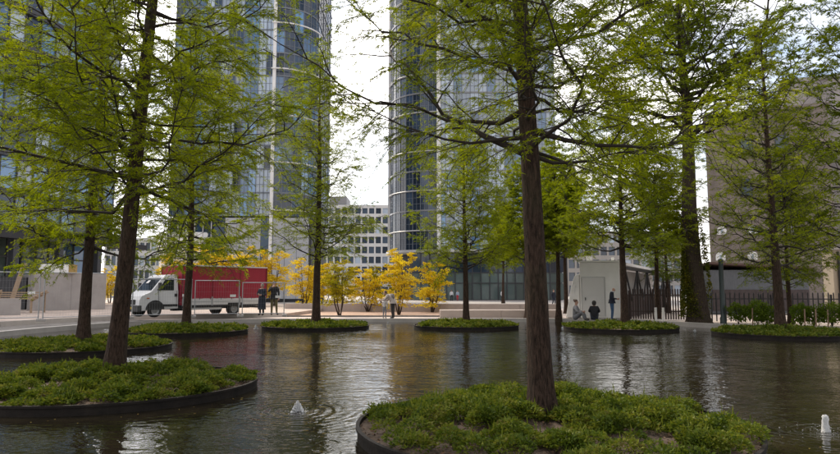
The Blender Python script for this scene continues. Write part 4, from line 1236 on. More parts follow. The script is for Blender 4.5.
# --- golden multi-stemmed small trees
def golden(seed, H, spread, leafm, nl=17, stems=4):
    rng = np.random.default_rng(seed)
    NP = 9
    tt = np.linspace(0, 1, NP)
    az = np.arange(stems) * 2 * PI / stems + rng.normal(0, 0.4, stems)
    el = rng.uniform(1.18, 1.45, stems); el[0] = 1.5
    Ls = H * rng.uniform(0.8, 1.0, stems); Ls[0] = H
    P = np.empty((stems, NP, 3))
    for i in range(stems):
        P[i, :, 0] = np.cos(az[i]) * (0.05 + Ls[i] * np.cos(el[i]) * tt ** 0.9)
        P[i, :, 1] = np.sin(az[i]) * (0.05 + Ls[i] * np.cos(el[i]) * tt ** 0.9)
        P[i, :, 2] = Ls[i] * np.sin(el[i]) * tt - 0.05
    w = np.cumsum(rng.normal(0, 0.035, P.shape), axis=1); w -= w[:, :1]; P += w
    sv, sf = np_tubes(P, 0.05 * (1 - 0.85 * tt)[None, :].repeat(stems, 0), 6)
    trunk = np_mesh('trunk', sv, sf, M_bark2, True)
    P2, i2, t2, l2 = child_branches(P, rng, 12, 0.24, 1.0, 1.15, lambda i, t: spread * (1.15 - 0.75 * t), 6, flat=3.0, rise=-0.1, droop=0.05)
    P2[:, :, 2] = np.maximum(P2[:, :, 2], 0.5)
    limb = [np_tubes(P2, np.full((len(P2), 6), 1.0) * np.linspace(0.016, 0.004, 6)[None, :], 4)]
    P3, i3, t3, l3 = child_branches(P2, rng, 9, 0.15, 1.0, 0.9, lambda i, t: 0.32 * l2[i] + 0.12, 3, flat=0.4, droop=0.1)
    limb.append(np_tubes(P3[:, [0, 2]], np.full((len(P3), 2), 0.004), 3))
    lv, lf = join_np(limb)
    limbs = np_mesh('limbs', lv, lf, M_twig)
    idx = np.repeat(np.arange(len(P3)), nl)
    t = rng.uniform(0, 1.05, len(idx)); b, d = interp(P3, idx, np.clip(t, 0, 1))
    D = nrm(d * 0.5 + rng.normal(0, 0.7, d.shape) * np.array([1, 1, 0.45]) + np.array([0, 0, -0.1]))
    b = b + rng.normal(0, 0.05, b.shape) * np.array([1, 1, 0.4])
    V, F = leaves_np(b, D, 0.115 * rng.uniform(0.6, 1.3, len(b)), 0.06 * rng.uniform(0.7, 1.3, len(b)), rng, True)
    return trunk, limbs, np_mesh('crown', V, F, leafm)
GA, GB, GC = golden(71, 3.3, 1.25, G_YEL), golden(73, 4.6, 1.35, G_YEL), golden(79, 3.6, 1.25, G_YELG)
GRPY = 'golden small trees on the gravel bed'
for (px, Y, ms, sc, rz, lb) in ((340, 42.0, GC, 1.0, 0.0, 'greener golden tree nearest the island with the tall cypress'),
                                (368, 50.0, GA, 1.0, 1.0, 'golden tree beside the greenish one on the gravel bed'),
                                (399, 43.5, GB, 1.0, 2.0, 'tallest golden tree, right behind the couple by the water'),
                                (432, 48.5, GA, 1.12, 3.0, 'golden tree nearest the glass shopfront'),
                                (304, 52.0, GB, 0.95, 4.0, 'golden tree on the gravel bed behind the tall cypress trunk'),
                                (322, 56.0, GA, 1.2, 5.0, 'golden tree behind the greenish one, beside the long low wall'),
                                (274, 60.0, GB, 1.2, 0.5, 'golden tree behind the two standing men'),
                                (252, 60.0, GB, 1.3, 1.6, 'golden tree rising over the tail of the red truck'),
                                (228, 62.0, GB, 1.3, 2.6, 'golden tree rising over the middle of the red truck'),
                                (204, 60.0, GB, 1.32, 3.7, 'golden tree rising over the front of the red tarpaulin'),
                                (172, 64.0, GB, 1.2, 4.4, 'golden tree behind the truck cab, under the white drum'),
                                (380, 58.0, GC, 1.1, 5.5, 'greenish golden tree far back between the golden ones'),
                                (110, 74.0, GB, 1.0, 5.9, 'golden tree at the corner of the glass building')):
    plant_tree('golden_tree', lb, 'tree', ms, gpx(px, Y), rz, sc, GRPY)

# --- young shrubs along the railings
def shrub_mesh(seed, H=1.0, W_=0.5, n=1500):
    rng = np.random.default_rng(seed)
    ns = 7
    P = np.empty((ns, 5, 3)); tt = np.linspace(0, 1, 5)
    for i in range(ns):
        a = rng.uniform(0, 6.28); s = rng.uniform(0.2, 0.9) * W_
        P[i, :, 0] = np.cos(a) * s * tt ** 1.2; P[i, :, 1] = np.sin(a) * s * tt ** 1.2; P[i, :, 2] = H * rng.uniform(0.75, 1.0) * tt - 0.02
    sv, sf = np_tubes(P, np.full((ns, 5), 0.011), 5)
    c = rng.normal(0, 1, (n, 3)); c = nrm(c) * rng.uniform(0.55, 1, (n, 1)) ** 0.6
    lump = 1 + 0.25 * np.sin(c[:, 0] * 5 + seed) * np.sin(c[:, 2] * 6 + seed) + 0.15 * np.sin(c[:, 1] * 9)
    B = c * lump[:, None] * np.array([W_, W_ * 0.8, H * 0.42]) + np.array([0, 0, H * 0.60])
    V, F = leaves_np(B, c + rng.normal(0, 0.6, (n, 3)), rng.uniform(0.06, 0.12, n), rng.uniform(0.04, 0.075, n), rng, True)
    return np_mesh('stems', sv, sf, M_twig), np_mesh('foliage', V, F, G_SHRUB)
SH = [shrub_mesh(81), shrub_mesh(83, 1.15, 0.62, 1900), shrub_mesh(89, 0.9, 0.55)]
for i, (px, Y, k, sc) in enumerate(((737, 31.2, 0, 0.95), (756, 30.6, 1, 0.95), (766, 30.4, 2, 0.95), (799, 29.6, 0, 0.95), (812, 29.4, 2, 0.95), (830, 28.9, 1, 0.9), (848, 28.6, 0, 0.95))):
    t = thing('shrub', ['young leafy shrub next to the dark green post', 'taller young shrub left of the cypress trunk, by a stake', 'lower young shrub close behind the cypress trunk by the railings'][i] if i < 3 else 'young leafy shrub between cypress trunk and beige pillar', 'shrub', gpx(px, Y), i * 1.3, 'young shrubs in front of the railings')
    t.scale = (sc, sc, sc)
    link('stems', SH[k][0], t); link('foliage', SH[k][1], t)
M_stake = mat('pale_stake', (0.25, 0.17, 0.11), 0.85, 0.2, 4)
for px, Y in ((751, 30.3), (803, 29.0), (814, 28.8), (826, 28.6)):
    b_ = MB(); b_.tube([(0, 0, 0), (0.02, 0, 0.8)], 0.03, 6); o = b_.build('stake', M_stake); o.location = gpx(px, Y)
    tag(o, 'pale wooden stake among the young shrubs', 'stake', 'wooden stakes among the shrubs')
p = gpx(657, 34.6)
T = thing('tree_guard', 'white boxy tree guard round a slim trunk', 'guard', p)
for sx in (-0.2, 0.2):
    b_ = MB(); b_.box((sx, -0.25, 0.36), (0.12, 0.05, 0.72)); b_.build('board', M_white, T, bevel=0.01)
b_ = MB(); b_.box((0, -0.2, 0.06), (0.4, 0.04, 0.1)); b_.build('cross_board', M_white, T)

# ------------------------------------------------------------------ fountains
M_foam = mat('foam', (0.85, 0.86, 0.87), 0.25, 0.05, 30, 0.6, 40, ior=1.33)
M_foam.node_tree.nodes['Principled BSDF'].inputs['Transmission Weight'].default_value = 0.55
for i, ((px, py, h, s), p) in enumerate(zip(FOUNT, FP)):
    rng = np.random.default_rng(200 + i)
    names = ['small bubbling water jet between the two foreground islands', 'stubby white water jet in front of the railings side of the pond', 'small jet by the island before the truck cab', 'small jet near the couple by the water',
             'small jet in front of the old ivy tree']
    t = thing('water_jet', names[i], 'fountain', (p.x, p.y, WZ), 0, 'water jets in the pond')
    b = MB()
    pr = [(0.085 * s, -0.02), (0.075 * s, 0.015), (0.055 * s, h * 0.3), (0.034 * s, h * 0.62), (0.026 * s, h * 0.85), (0.012 * s, h), (0.0005, h * 1.02)] if i != 1 else \
         [(0.06, -0.03), (0.05, 0.01), (0.042, h * 0.15), (0.045, h * 0.3), (0.038, h * 0.45), (0.042, h * 0.6), (0.036, h * 0.75), (0.038, h * 0.88), (0.024, h * 0.98), (0.0005, h * 1.03)]
    if i != 1:
        for q in range(16):
            a_ = rng.uniform(0, 6.28); r_ = abs(rng.normal(0, 0.017)) * s; hq = h * rng.uniform(0.5, 1.0) * (1 - 4 * r_)
            n0 = 7
            b.tube([(r_ * math.cos(a_) * (1 + 1.6 * (1 - k / n0)) + rng.normal(0, .003), r_ * math.sin(a_) * (1 + 1.6 * (1 - k / n0)) + rng.normal(0, .003), max(hq, 0.03) * k / n0 - 0.01) for k in range(n0)], [0.017 * s * (1 - 0.75 * (k / n0)) * rng.uniform(0.6, 1.3) for k in range(n0)], 6)
    else:
        b.lathe(pr, 14)
    b.v = [(x + rng.normal(0, 0.004), y + rng.normal(0, 0.004), z) for x, y, z in b.v]
    b.build('column', M_foam, t, True)
    # spattered drops and froth round the foot
    nd = (120, 60, 14, 10, 10)[i]
    a = rng.uniform(0, 6.28, nd); q = rng.exponential(0.16, nd) * s + 0.05
    zz = np.where(rng.uniform(size=nd) < 0.45, rng.uniform(0.0, 0.09, nd) * np.exp(-q * 3), 0.002)
    dv, df = [], []
    octv = np.array([(1, 0, 0), (-1, 0, 0), (0, 1, 0), (0, -1, 0), (0, 0, 1), (0, 0, -1)], float)
    octf = np.array([(0, 2, 4), (2, 1, 4), (1, 3, 4), (3, 0, 4), (2, 0, 5), (1, 2, 5), (3, 1, 5), (0, 3, 5)])
    parts = []
    for k in range(nd):
        sz = rng.uniform(0.002, 0.0065)
        parts.append((octv * sz * np.array([1.6, 1.0, 0.7]) + np.array([q[k] * math.cos(a[k]), q[k] * math.sin(a[k]), zz[k]]), octf))
    V, F = join_np(parts)
    o = link('droplets', np_mesh('droplets', V, F, M_foam), t); o['kind'] = 'stuff'

# ------------------------------------------------------------------ delivery truck
M_cab = mat('cab_white', (0.70, 0.70, 0.71), 0.3, 0.05, 2)
M_red = mat('red_tarpaulin', (0.30, 0.010, 0.030), 0.5, 0.15, 1.2, 0.25, 3, stretch=(1, 1, 0.4))
M_glass = glass_mat('vehicle_glass', (0.02, 0.026, 0.032), 1.5, 0.03, 0.2)
M_side = mat('drop_side_aluminium', (0.58, 0.57, 0.56), 0.45, 0.08, 2)
M_lamp = mat('lamp_glass', (0.55, 0.56, 0.57), 0.15)
M_orange = mat('orange_lens', (0.5, 0.12, 0.02), 0.3)
M_rim = mat('wheel_steel', (0.30, 0.30, 0.30), 0.45, metal=0.4)

def wheel(par, x, y, r_, w, side, dual=False):
    b = MB()
    prof = [(r_ * 0.62, -w / 2), (r_ * 0.93, -w / 2), (r_, -w * 0.36), (r_, w * 0.36), (r_ * 0.93, w / 2), (r_ * 0.62, w / 2)]
    b.lathe(prof, 28, (x, y, r_), 'Y'); wl = b.build('wheel', M_rubber, par, True)
    b = MB()
    b.lathe([(r_ * 0.62, w * 0.48 * side), (r_ * 0.55, w * 0.30 * side), (r_ * 0.32, w * 0.22 * side), (r_ * 0.20, w * 0.42 * side), (0.001, w * 0.44 * side)], 24, (x, y, r_), 'Y'); b.build('rim', M_rim, wl, True)
    b = MB(); b.lathe([(r_ * 0.66, -w * 0.3), (0.001, -w * 0.3)], 20, (x, y, r_), 'Y'); b.lathe([(r_ * 0.66, w * 0.2), (r_ * 0.3, w * 0.2)], 20, (x, y, r_), 'Y'); b.build('hub', M_black, wl)

yaw = R(50)
fw_ = at(154, 317.3, SZ)
hd = Vector((-math.cos(yaw), -math.sin(yaw), 0))       # driving direction
T = thing('delivery_truck', 'white cab truck with red tarpaulin body behind mesh fence', 'truck', (0, 0, 0), math.atan2(hd.y, hd.x))
left = Vector((-hd.y, hd.x, 0))
# front axle at local x = -0.85 ; left wheel centre at local y = +0.85 touches the pixel
loc = fw_ - hd * (-0.85) - left * 0.85
T.location = (loc.x, loc.y, SZ)
# cab shell: rows of (x, half width, z)
prof = [(-0.02, 0.86, 0.34), (0.02, 0.88, 0.62), (0.0, 0.90, 0.92), (-0.10, 0.90, 1.12), (-0.62, 0.92, 1.36), (-1.28, 0.82, 2.12), (-1.48, 0.79, 2.24), (-2.02, 0.79, 2.28), (-2.12, 0.80, 2.2),
        (-2.14, 0.94, 1.3), (-2.14, 0.95, 0.45)]
b = MB(); n = len(prof)
b.v += [(x, w, z) for x, w, z in prof] + [(x, -w, z) for x, w, z in prof]
b.f += [(i, (i + 1) % n, n + (i + 1) % n, n + i) for i in range(n)]
# sides as strips between lower sill and profile
for s in (0, n):
    b.f += [tuple(s + i for i in (0, 1, 2, 3)), tuple(s + i for i in (0, 3, 4, 10)), tuple(s + i for i in (4, 9, 10)), tuple(s + i for i in (4, 5, 9)), tuple(s + i for i in (5, 6, 8, 9)), tuple(s + i for i in (6, 7, 8))]
cab = b.build('cab', M_cab, T, bevel=0.035)
def slab_quad(pts, off, m, name, par):
    b = MB(); pts = [Vector(p) for p in pts]
    nn = (pts[1] - pts[0]).cross(pts[2] - pts[0]).normalized() * off
    k = len(pts)
    b.v += [tuple(p - nn) for p in pts] + [tuple(p + nn) for p in pts]
    b.f += [tuple(range(k))[::-1], tuple(range(k, 2 * k))] + [(i, (i + 1) % k, k + (i + 1) % k, k + i) for i in range(k)]
    return b.build(name, m, par)
slab_quad([(-0.68, 0.80, 1.40), (-0.68, -0.80, 1.40), (-1.25, -0.73, 2.07), (-1.25, 0.73, 2.07)], 0.03, M_glass, 'windscreen', T)
for sg in (1, -1):
    slab_quad([(-0.98, sg * 0.905, 1.42), (-1.86, sg * 0.925, 1.42), (-1.90, sg * 0.83, 2.06), (-1.46, sg * 0.825, 2.06)], 0.025, M_glass, 'side_window', T)
    # mirror
    b = MB(); b.box((-0.98, sg * 1.10, 1.62), (0.12, 0.20, 0.42)); mr_ = b.build('mirror', M_black, T, bevel=0.03)
    b = MB(); b.tube([(-0.96, sg * 0.9, 1.45), (-0.97, sg * 1.08, 1.5)], 0.03, 6); b.build('mirror_arm', M_black, mr_)
    slab_quad([(-0.03, sg * 0.50, 0.86), (-0.03, sg * 0.86, 0.86), (-0.36, sg * 0.90, 1.22), (-0.13, sg * 0.50, 1.10)], 0.03, M_lamp, 'headlight', T)
    b = MB()                                           # black wheel arch
    pts = [(-0.85 + 0.50 * math.cos(PI * i / 10), sg * 0.965, 0.40 + 0.50 * math.sin(PI * i / 10)) for i in range(11)]
    b.v += [(p[0], p[1] - sg * 0.09, p[2]) for p in pts] + pts; k = 11
    b.f += [tuple(range(k, 2 * k)), tuple(range(k))] + [(i, i + 1, k + i + 1, k + i) for i in range(k - 1)]
    b.build('wheel_arch', M_black, T)
    b = MB(); b.box((-1.62, sg * 0.955, 0.62), (0.95, 0.035, 0.12)); b.build('side_moulding', M_black, T)
    b = MB(); b.box((-1.98, sg * 0.955, 1.16), (0.14, 0.04, 0.16)); b.build('door_handle', M_black, T)
    b = MB(); b.bar((-1.05, sg * 0.945, 0.5), (-1.0, sg * 0.945, 1.4), 0.012); b.bar((-2.03, sg * 0.957, 0.5), (-2.03, sg * 0.945, 1.4), 0.012); b.build('door_seam', M_black, T)
    b = MB(); b.box((-0.45, sg * 0.925, 1.0), (0.14, 0.02, 0.06)); b.build('indicator', M_orange, T)
b = MB(); b.box((0.01, 0, 0.80), (0.08, 1.0, 0.26)); b.build('grille', M_black, T, bevel=0.02)
b = MB(); b.box((-0.03, 0, 0.47), (0.22, 1.82, 0.34)); bp_ = b.build('bumper', mat('bumper_grey', (0.05, 0.05, 0.052), 0.6), T, bevel=0.05)
b = MB(); b.box((0.085, 0, 0.5), (0.015, 0.52, 0.11)); b.build('number_plate', mat('yellow_plate', (0.55, 0.38, 0.03), 0.5), T)
b = MB(); b.tube([(-0.74, 0.45, 1.47), (-0.92, 0.05, 1.66)], 0.014, 5); b.build('wiper', M_black, T)
b = MB(); b.tube([(-0.74, -0.30, 1.47), (-0.90, -0.65, 1.64)], 0.014, 5); b.build('wiper', M_black, T)
slab_quad([(-1.0, -0.15, 1.79), (-1.0, -0.42, 1.79), (-1.13, -0.40, 1.94), (-1.13, -0.15, 1.94)], 0.035, M_white, 'windscreen_card', T)
# chassis and wheels
WB = 4.75
for sg in (1, -1):
    b = MB(); b.box((-4.6, sg * 0.4, 0.46), (5.0, 0.09, 0.16)); b.build('chassis_rail', M_dark, T)
    wheel(T, -0.85, sg * 0.84, 0.36, 0.22, sg)
    wheel(T, -0.85 - WB, sg * 0.88, 0.36, 0.34, sg)
    b = MB(); b.box((-3.6, sg * 0.98, 0.40), (2.4, 0.03, 0.12)); b.build('underrun_bar', M_side, T)
    b = MB(); b.box((-0.85 - WB, sg * 1.095, 0.64), (0.95, 0.05, 0.16)); b.build('mudguard', M_black, T)
b = MB(); b.box((-3.0, -0.55, 0.4), (0.8, 0.4, 0.26)); b.build('fuel_tank', M_dark, T, bevel=0.04)
# load body
BX0, BX1, BW, BZ0, BZ1 = -2.28, -7.75, 1.08, 0.60, 2.74
b = MB(); b.box(((BX0 + BX1) / 2, 0, BZ0 - 0.04), (BX0 - BX1, 2 * BW, 0.12)); b.build('load_floor', M_dark, T)
for sg in (1, -1):
    nn = 3; w_ = (BX0 - BX1) / nn
    for k in range(nn):
        b = MB(); b.box((BX0 - (k + 0.5) * w_, sg * (BW + 0.012), BZ0 + 0.19), (w_ - 0.05, 0.04, 0.36)); ds_ = b.build('drop_side', M_side, T, bevel=0.008)
        b = MB(); b.box((BX0 - (k + 0.5) * w_, sg * (BW + 0.038), BZ0 + 0.19), (w_ - 0.15, 0.012, 0.03)); b.build('rib', M_galv, ds_)
    for k in range(nn + 1):
        b = MB(); b.box((BX0 - k * w_ + (-0.03 if k == 0 else 0.03 if k == nn else 0), sg * (BW + 0.02), BZ0 + 0.22), (0.07, 0.06, 0.5)); b.build('stake_post', M_galv, T)
# tarpaulin with slight sags between the hoops
b = MB(); nx_ = 36; nz_ = 8; k0 = 0
rg = random.Random(8)
def tarp_side(sg):
    mb = MB()
    for i in range(nx_ + 1):
        x = BX0 + (BX1 - BX0) * i / nx_
        sag = 0.025 * math.sin(i / nx_ * nn * PI) ** 2
        for j in range(nz_ + 1):
            z = BZ0 + 0.36 + (BZ1 - BZ0 - 0.36) * j / nz_
            y = sg * (BW + 0.03 - sag * math.sin(j / nz_ * PI) + 0.006 * math.sin(i * 1.9 + j * 0.6) + rg.uniform(-0.003, 0.003))
            mb.v.append((x, y, z))
    for i in range(nx_):
        for j in range(nz_):
            a = i * (nz_ + 1) + j
            mb.f.append((a, a + 1, a + nz_ + 2, a + nz_ + 1))
    return mb
for sg in (1, -1): tarp_side(sg).build('tarpaulin_side', M_red, T, True)
b = MB()
b.box(((BX0 + BX1) / 2, 0, BZ1 + 0.0), (BX0 - BX1 + 0.02, 2 * BW + 0.08, 0.05)); b.build('tarpaulin_roof', M_red, T, bevel=0.02)
b = MB(); b.box((BX0 + 0.02, 0, (BZ0 + BZ1) / 2), (0.05, 2 * BW, BZ1 - BZ0 - 0.03)); b.build('tarpaulin_front', M_red, T)
b = MB(); b.box((BX1 - 0.02, 0, (BZ0 + BZ1) / 2), (0.05, 2 * BW, BZ1 - BZ0 - 0.03)); b.build('tarpaulin_rear', M_red, T)
for k in (1, 2):
    x = BX0 - k * (BX0 - BX1) / 3
    b = MB(); b.bar((x, BW + 0.04, BZ0 + 0.4), (x, BW + 0.04, BZ1 + 0.02), 0.035, 0.012); b.build('strap', mat('dark_red_strap', (0.16, 0.008, 0.015), 0.6), T)
for k in range(8):
    x = BX0 - (k + 0.5) * (BX0 - BX1) / 8
    b = MB(); b.bar((x, BW + 0.05, BZ0 + 0.30), (x, BW + 0.045, BZ0 + 0.46), 0.02, 0.01); b.build('lashing', M_dark, T)
for sg in (1, -1):
    b = MB(); b.bar((BX0 + 0.05, sg * (BW + 0.05), BZ1 + 0.05), (BX1 - 0.05, sg * (BW + 0.05), BZ1 + 0.05), 0.05, 0.07); b.build('roof_rail', M_side, T)
    b = MB(); b.bar((BX0 + 0.03, sg * (BW + 0.03), BZ0 + 0.36), (BX0 + 0.03, sg * (BW + 0.03), BZ1 + 0.02), 0.07, 0.06); b.bar((BX1 - 0.03, sg * (BW + 0.03), BZ0 + 0.36), (BX1 - 0.03, sg * (BW + 0.03), BZ1 + 0.02), 0.07, 0.06); b.build('corner_post', mat('dark_red_strap', (0, 0, 0)), T)
b = MB(); b.box((BX1 + 0.05, 0, 0.42), (0.1, 2.0, 0.1)); b.build('rear_bar', M_dark, T)

# ------------------------------------------------------------------ far white car
p = gpx(291, 108)
T = thing('parked_car', 'small white parked car half hidden behind golden trees', 'car', (p.x, p.y, 0), R(4))
b = MB()
side = [(-2.0, 0.3), (-2.05, 0.75), (-1.75, 0.95), (-1.25, 1.0), (-0.7, 1.42), (0.7, 1.45), (1.45, 1.0), (2.0, 0.85), (2.05, 0.35)]
n = len(side)
b.v += [(x, -0.85 * (0.86 if z > 1.2 else 1), z) for x, z in side] + [(x, 0.85 * (0.86 if z > 1.2 else 1), z) for x, z in side]
b.f += [tuple(range(n)), tuple(range(n, 2 * n))[::-1]] + [(i, (i + 1) % n, n + (i + 1) % n, n + i) for i in range(n)]
b.build('body', M_cab, T, bevel=0.06)
for sg in (-1, 1):
    slab_quad([(-1.0, sg * 0.80, 1.02), (-0.05, sg * 0.80, 1.02), (-0.05, sg * 0.745, 1.36), (-0.62, sg * 0.745, 1.36)], 0.025, M_glass, 'side_window', T)
    slab_quad([(0.05, sg * 0.80, 1.02), (1.2, sg * 0.80, 1.02), (0.65, sg * 0.745, 1.36), (0.05, sg * 0.745, 1.36)], 0.025, M_glass, 'side_window', T)
    for x in (-1.3, 1.3): wheel(T, x, sg * 0.76, 0.31, 0.2, sg)

# ------------------------------------------------------------------ people
M_skin = mat('skin', (0.42, 0.25, 0.18), 0.6)
def cloth(nm, c): return mat('cloth_' + nm, c, 0.9, 0.15, 9.0, 0.3, 14)
BONES = {'spine': ('top', 'pelvis', 'chest'), 'neck': ('skin', 'neck', 'head')}
def human(label, loc, rz, H=1.75, joints=None, top=None, legs=None, shoes=None, hair=None, hair_style='short', coat=0.0, extra=None, group=None, detail=True, bulk=1.0):
    s = H / 1.75
    J = dict(pelvis=(0, 0, .96), waist=(0, 0, 1.10), chest=(0, -.01, 1.30), neck=(0, 0, 1.48), jaw=(0, -.015, 1.56), head=(0, -.01, 1.64), crown=(0, 0, 1.73))
    for sd_, k in (('L', 1), ('R', -1)):
        J.update({'sh' + sd_: (k * .18, 0, 1.42), 'el' + sd_: (k * .25, .03, 1.14), 'wr' + sd_: (k * .24, -.06, .90),
                  'hip' + sd_: (k * .095, 0, .90), 'kn' + sd_: (k * .10, -.02, .50), 'an' + sd_: (k * .10, .02, .09), 'toe' + sd_: (k * .12, -.15, .045)})
    if joints: J.update(joints)
    face_dir = J.pop('face', (0, -1, 0))
    RAD = dict(pelvis=.145, waist=.135, chest=.15, neck=.06, jaw=.07, head=.092, crown=.06, sh=.075, el=.052, wr=.036, hip=.095, kn=.062, an=.045, toe=.04)
    E = [('pelvis', 'waist'), ('waist', 'chest'), ('chest', 'neck'), ('neck', 'jaw'), ('jaw', 'head'), ('head', 'crown')]
    for k in 'LR':
        E += [('chest', 'sh' + k), ('sh' + k, 'el' + k), ('el' + k, 'wr' + k), ('pelvis', 'hip' + k), ('hip' + k, 'kn' + k), ('kn' + k, 'an' + k), ('an' + k, 'toe' + k)]
    names = list(J); pts = [Vector(J[nm]) for nm in names]
    rad = [RAD.get(nm, RAD.get(nm[:-1])) * (bulk if nm[:-1] not in ('wr',) and nm not in ('head', 'jaw', 'crown', 'neck') else 1) for nm in names]
    kinds = []
    def kind(nm):
        if nm in ('neck', 'jaw', 'head', 'crown', 'nose'): return 'skin'
        b_ = nm[:-1]
        if b_ in ('hip', 'kn') or nm == 'pelvis': return 'legs'
        if b_ in ('an', 'toe'): return 'shoes'
        if b_ in ('palm', 'f0', 'f1', 'f2', 'f3', 'f4'): return 'skin'
        return 'top'
    # nose and hands
    hd_ = Vector(J['head']); fwd = (Vector(J['head']) - Vector(J['neck'])); 
    face = Vector(face_dir).normalized()
    names.append('nose'); pts.append(hd_ + face * .10 + Vector((0, 0, -.01))); rad.append(.016); E.append(('head', 'nose'))
    if detail:
        for k in 'LR':
            w = Vector(J['wr' + k]); d = (w - Vector(J['el' + k])).normalized()
            sidev = d.cross(Vector((1, 0, .2))).normalized()
            names.append('palm' + k); pts.append(w + d * .07); rad.append(.032); E.append(('wr' + k, 'palm' + k))
            for f in range(5):
                o_ = (f - 2) * .02
                nm = 'f%d%s' % (f, k)
                base_ = w + d * (.07 if f else .03)
                names.append(nm); pts.append(base_ + sidev * (o_ * 1.4 if f else -.06) + d * ((.06, .085, .095, .09, .07)[f]) + Vector((0, -.012, 0)))
                rad.append(.009); E.append(('palm' + k, nm))
    ix = {nm: i for i, nm in enumerate(names)}
    me = bpy.data.meshes.new('body')
    me.from_pydata([tuple(p) for p in pts], [(ix[a], ix[b_]) for a, b_ in E], [])
    ob = bpy.data.objects.new('body', me); C.objects.link(ob)
    md = ob.modifiers.new('skin', 'SKIN')
    sv = me.skin_vertices[0].data
    for i, r_ in enumerate(rad):
        fl = 0.78 if names[i] in ('pelvis', 'waist', 'chest') else 1.0
        sv[i].radius = (r_, r_ * fl)
    sv[ix['pelvis']].use_root = True
    sb = ob.modifiers.new('sub', 'SUBSURF'); sb.levels = 2; sb.render_levels = 2
    dg = bpy.context.evaluated_depsgraph_get()
    ev = ob.evaluated_get(dg)
    me2 = bpy.data.meshes.new_from_object(ev)
    bpy.data.objects.remove(ob, do_unlink=True)
    me2.name = 'body'
    me2.materials.clear()
    order = ['skin', 'top', 'legs', 'shoes']
    for m_ in (M_skin, top, legs, shoes or mat('shoe_leather', (0.03, 0.025, 0.02), 0.6)): me2.materials.append(m_)
    A = np.array([pts[ix[a]] for a, b_ in E]); B = np.array([pts[ix[b_]] for a, b_ in E])
    kk = [kind(b_) if kind(a) != 'skin' else 'skin' for a, b_ in E]
    kk = ['skin' if (a in ('neck',) or b_.startswith('palm') or a.startswith('palm')) else k for (a, b_), k in zip(E, kk)]
    kk = ['top' if b_ in ('waist', 'neck', 'chest') else k for (a, b_), k in zip(E, kk)]
    kk = ['shoes' if b_.startswith('toe') else ('legs' if b_.startswith('an') else k) for (a, b_), k in zip(E, kk)]
    ki = np.array([order.index(k) for k in kk])
    nf = len(me2.polygons)
    cen = np.empty(nf * 3); me2.polygons.foreach_get('center', cen); cen = cen.reshape(-1, 3)
    AB = B - A; L2 = (AB ** 2).sum(-1)
    tpar = np.clip(((cen[:, None] - A[None]) * AB[None]).sum(-1) / L2[None], 0, 1)
    dist = np.linalg.norm(cen[:, None] - (A[None] + AB[None] * tpar[..., None]), axis=-1)
    me2.polygons.foreach_set('material_index', ki[dist.argmin(1)].astype(np.int32))
    me2.polygons.foreach_set('use_smooth', np.ones(nf, dtype=bool))
    t = thing('person', label, 'person', loc, rz, group)
    t.scale = (s, s, s)
    link('body', me2, t)
    # hair cap
    if hair is not None:
        b = MB(); c = hd_ + Vector((0, 0, .025)) - face * .018
        nn_, mm = 12, 6
        for i in range(mm + 1):
            th = (PI * 0.58) * i / mm
            for j in range(nn_):
                a = 2 * PI * j / nn_
                dv_ = Vector((math.sin(th) * math.cos(a), math.sin(th) * math.sin(a), math.cos(th)))
                r_ = .108
                f_ = dv_.dot(face)
                if f_ > 0.45 and dv_.z < 0.45: r_ = .07
                zoff = -0.10 * max(0, -f_ + 0.3) if (hair_style == 'long' and i == mm) else 0
                b.v.append(tuple(c + dv_ * r_ + Vector((0, 0, zoff))))
        for i in range(mm):
            for j in range(nn_):
                a = i * nn_ + j; q = i * nn_ + (j + 1) % nn_
                b.f.append((a, q, q + nn_, a + nn_))
        if hair_style == 'bun':
            cb2 = c - face * .09 + Vector((0, 0, .07)); b.lathe([(0.001, -.045), (.035, -.03), (.046, 0), (.035, .03), (.001, .045)], 10, tuple(cb2))
        b.build('hair', hair, t, True)
    for k, sg in (('L', 1), ('R', -1)):
        sdv = face.cross(Vector((0, 0, 1))).normalized() * sg
        b = MB(); b.box(hd_ + sdv * .088, (.02, .035, .055)); b.build('ear', M_skin, t, True, bevel=0.006)
        b = MB(); b.lathe([(0.001, -.011), (.009, -.006), (.011, 0), (.009, .006), (.001, .011)], 8, tuple(hd_ + face * .083 + sdv * .032 + Vector((0, 0, .012)))); b.build('eye', M_dark, t, True)
    b = MB(); b.box(hd_ + face * .084 + Vector((0, 0, -.052)), (.045, .012, .010)); b.build('mouth', mat('lips', (0.30, 0.13, 0.11), 0.6), t)
    if coat:                                            # coat or jacket skirt hanging from the hips
        b = MB(); pv = Vector(J['pelvis']); wv = Vector(J['waist'])
        rows = [(wv, .150, .118), (pv, .175, .14), (pv + Vector((0, 0, -coat * 0.5)), .19, .15), (pv + Vector((0, 0, -coat)), .20, .16)]
        for c, rx, ry in rows:
            for j in range(14):
                a = 2 * PI * j / 14; wv_ = 1 + 0.04 * math.sin(3 * a + 1)
                b.v.append((c.x + rx * bulk * math.cos(a) * wv_, c.y + ry * bulk * math.sin(a) * wv_, c.z))
        for i in range(3):
            for j in range(14):
                a = i * 14 + j; q = i * 14 + (j + 1) % 14
                b.f.append((a, q, q + 14, a + 14))
        b.build('coat_skirt', top, t, True)
    if extra: extra(t, J)
    return t

black_c, navy_c = cloth('black', (0.018, 0.018, 0.022)), cloth('navy', (0.016, 0.02, 0.035))
grey_hair, dark_hair, brown_hair = mat('grey_hair', (0.22, 0.20, 0.19), 0.8), mat('dark_hair', (0.02, 0.015, 0.012), 0.7), mat('brown_hair', (0.09, 0.05, 0.03), 0.7)
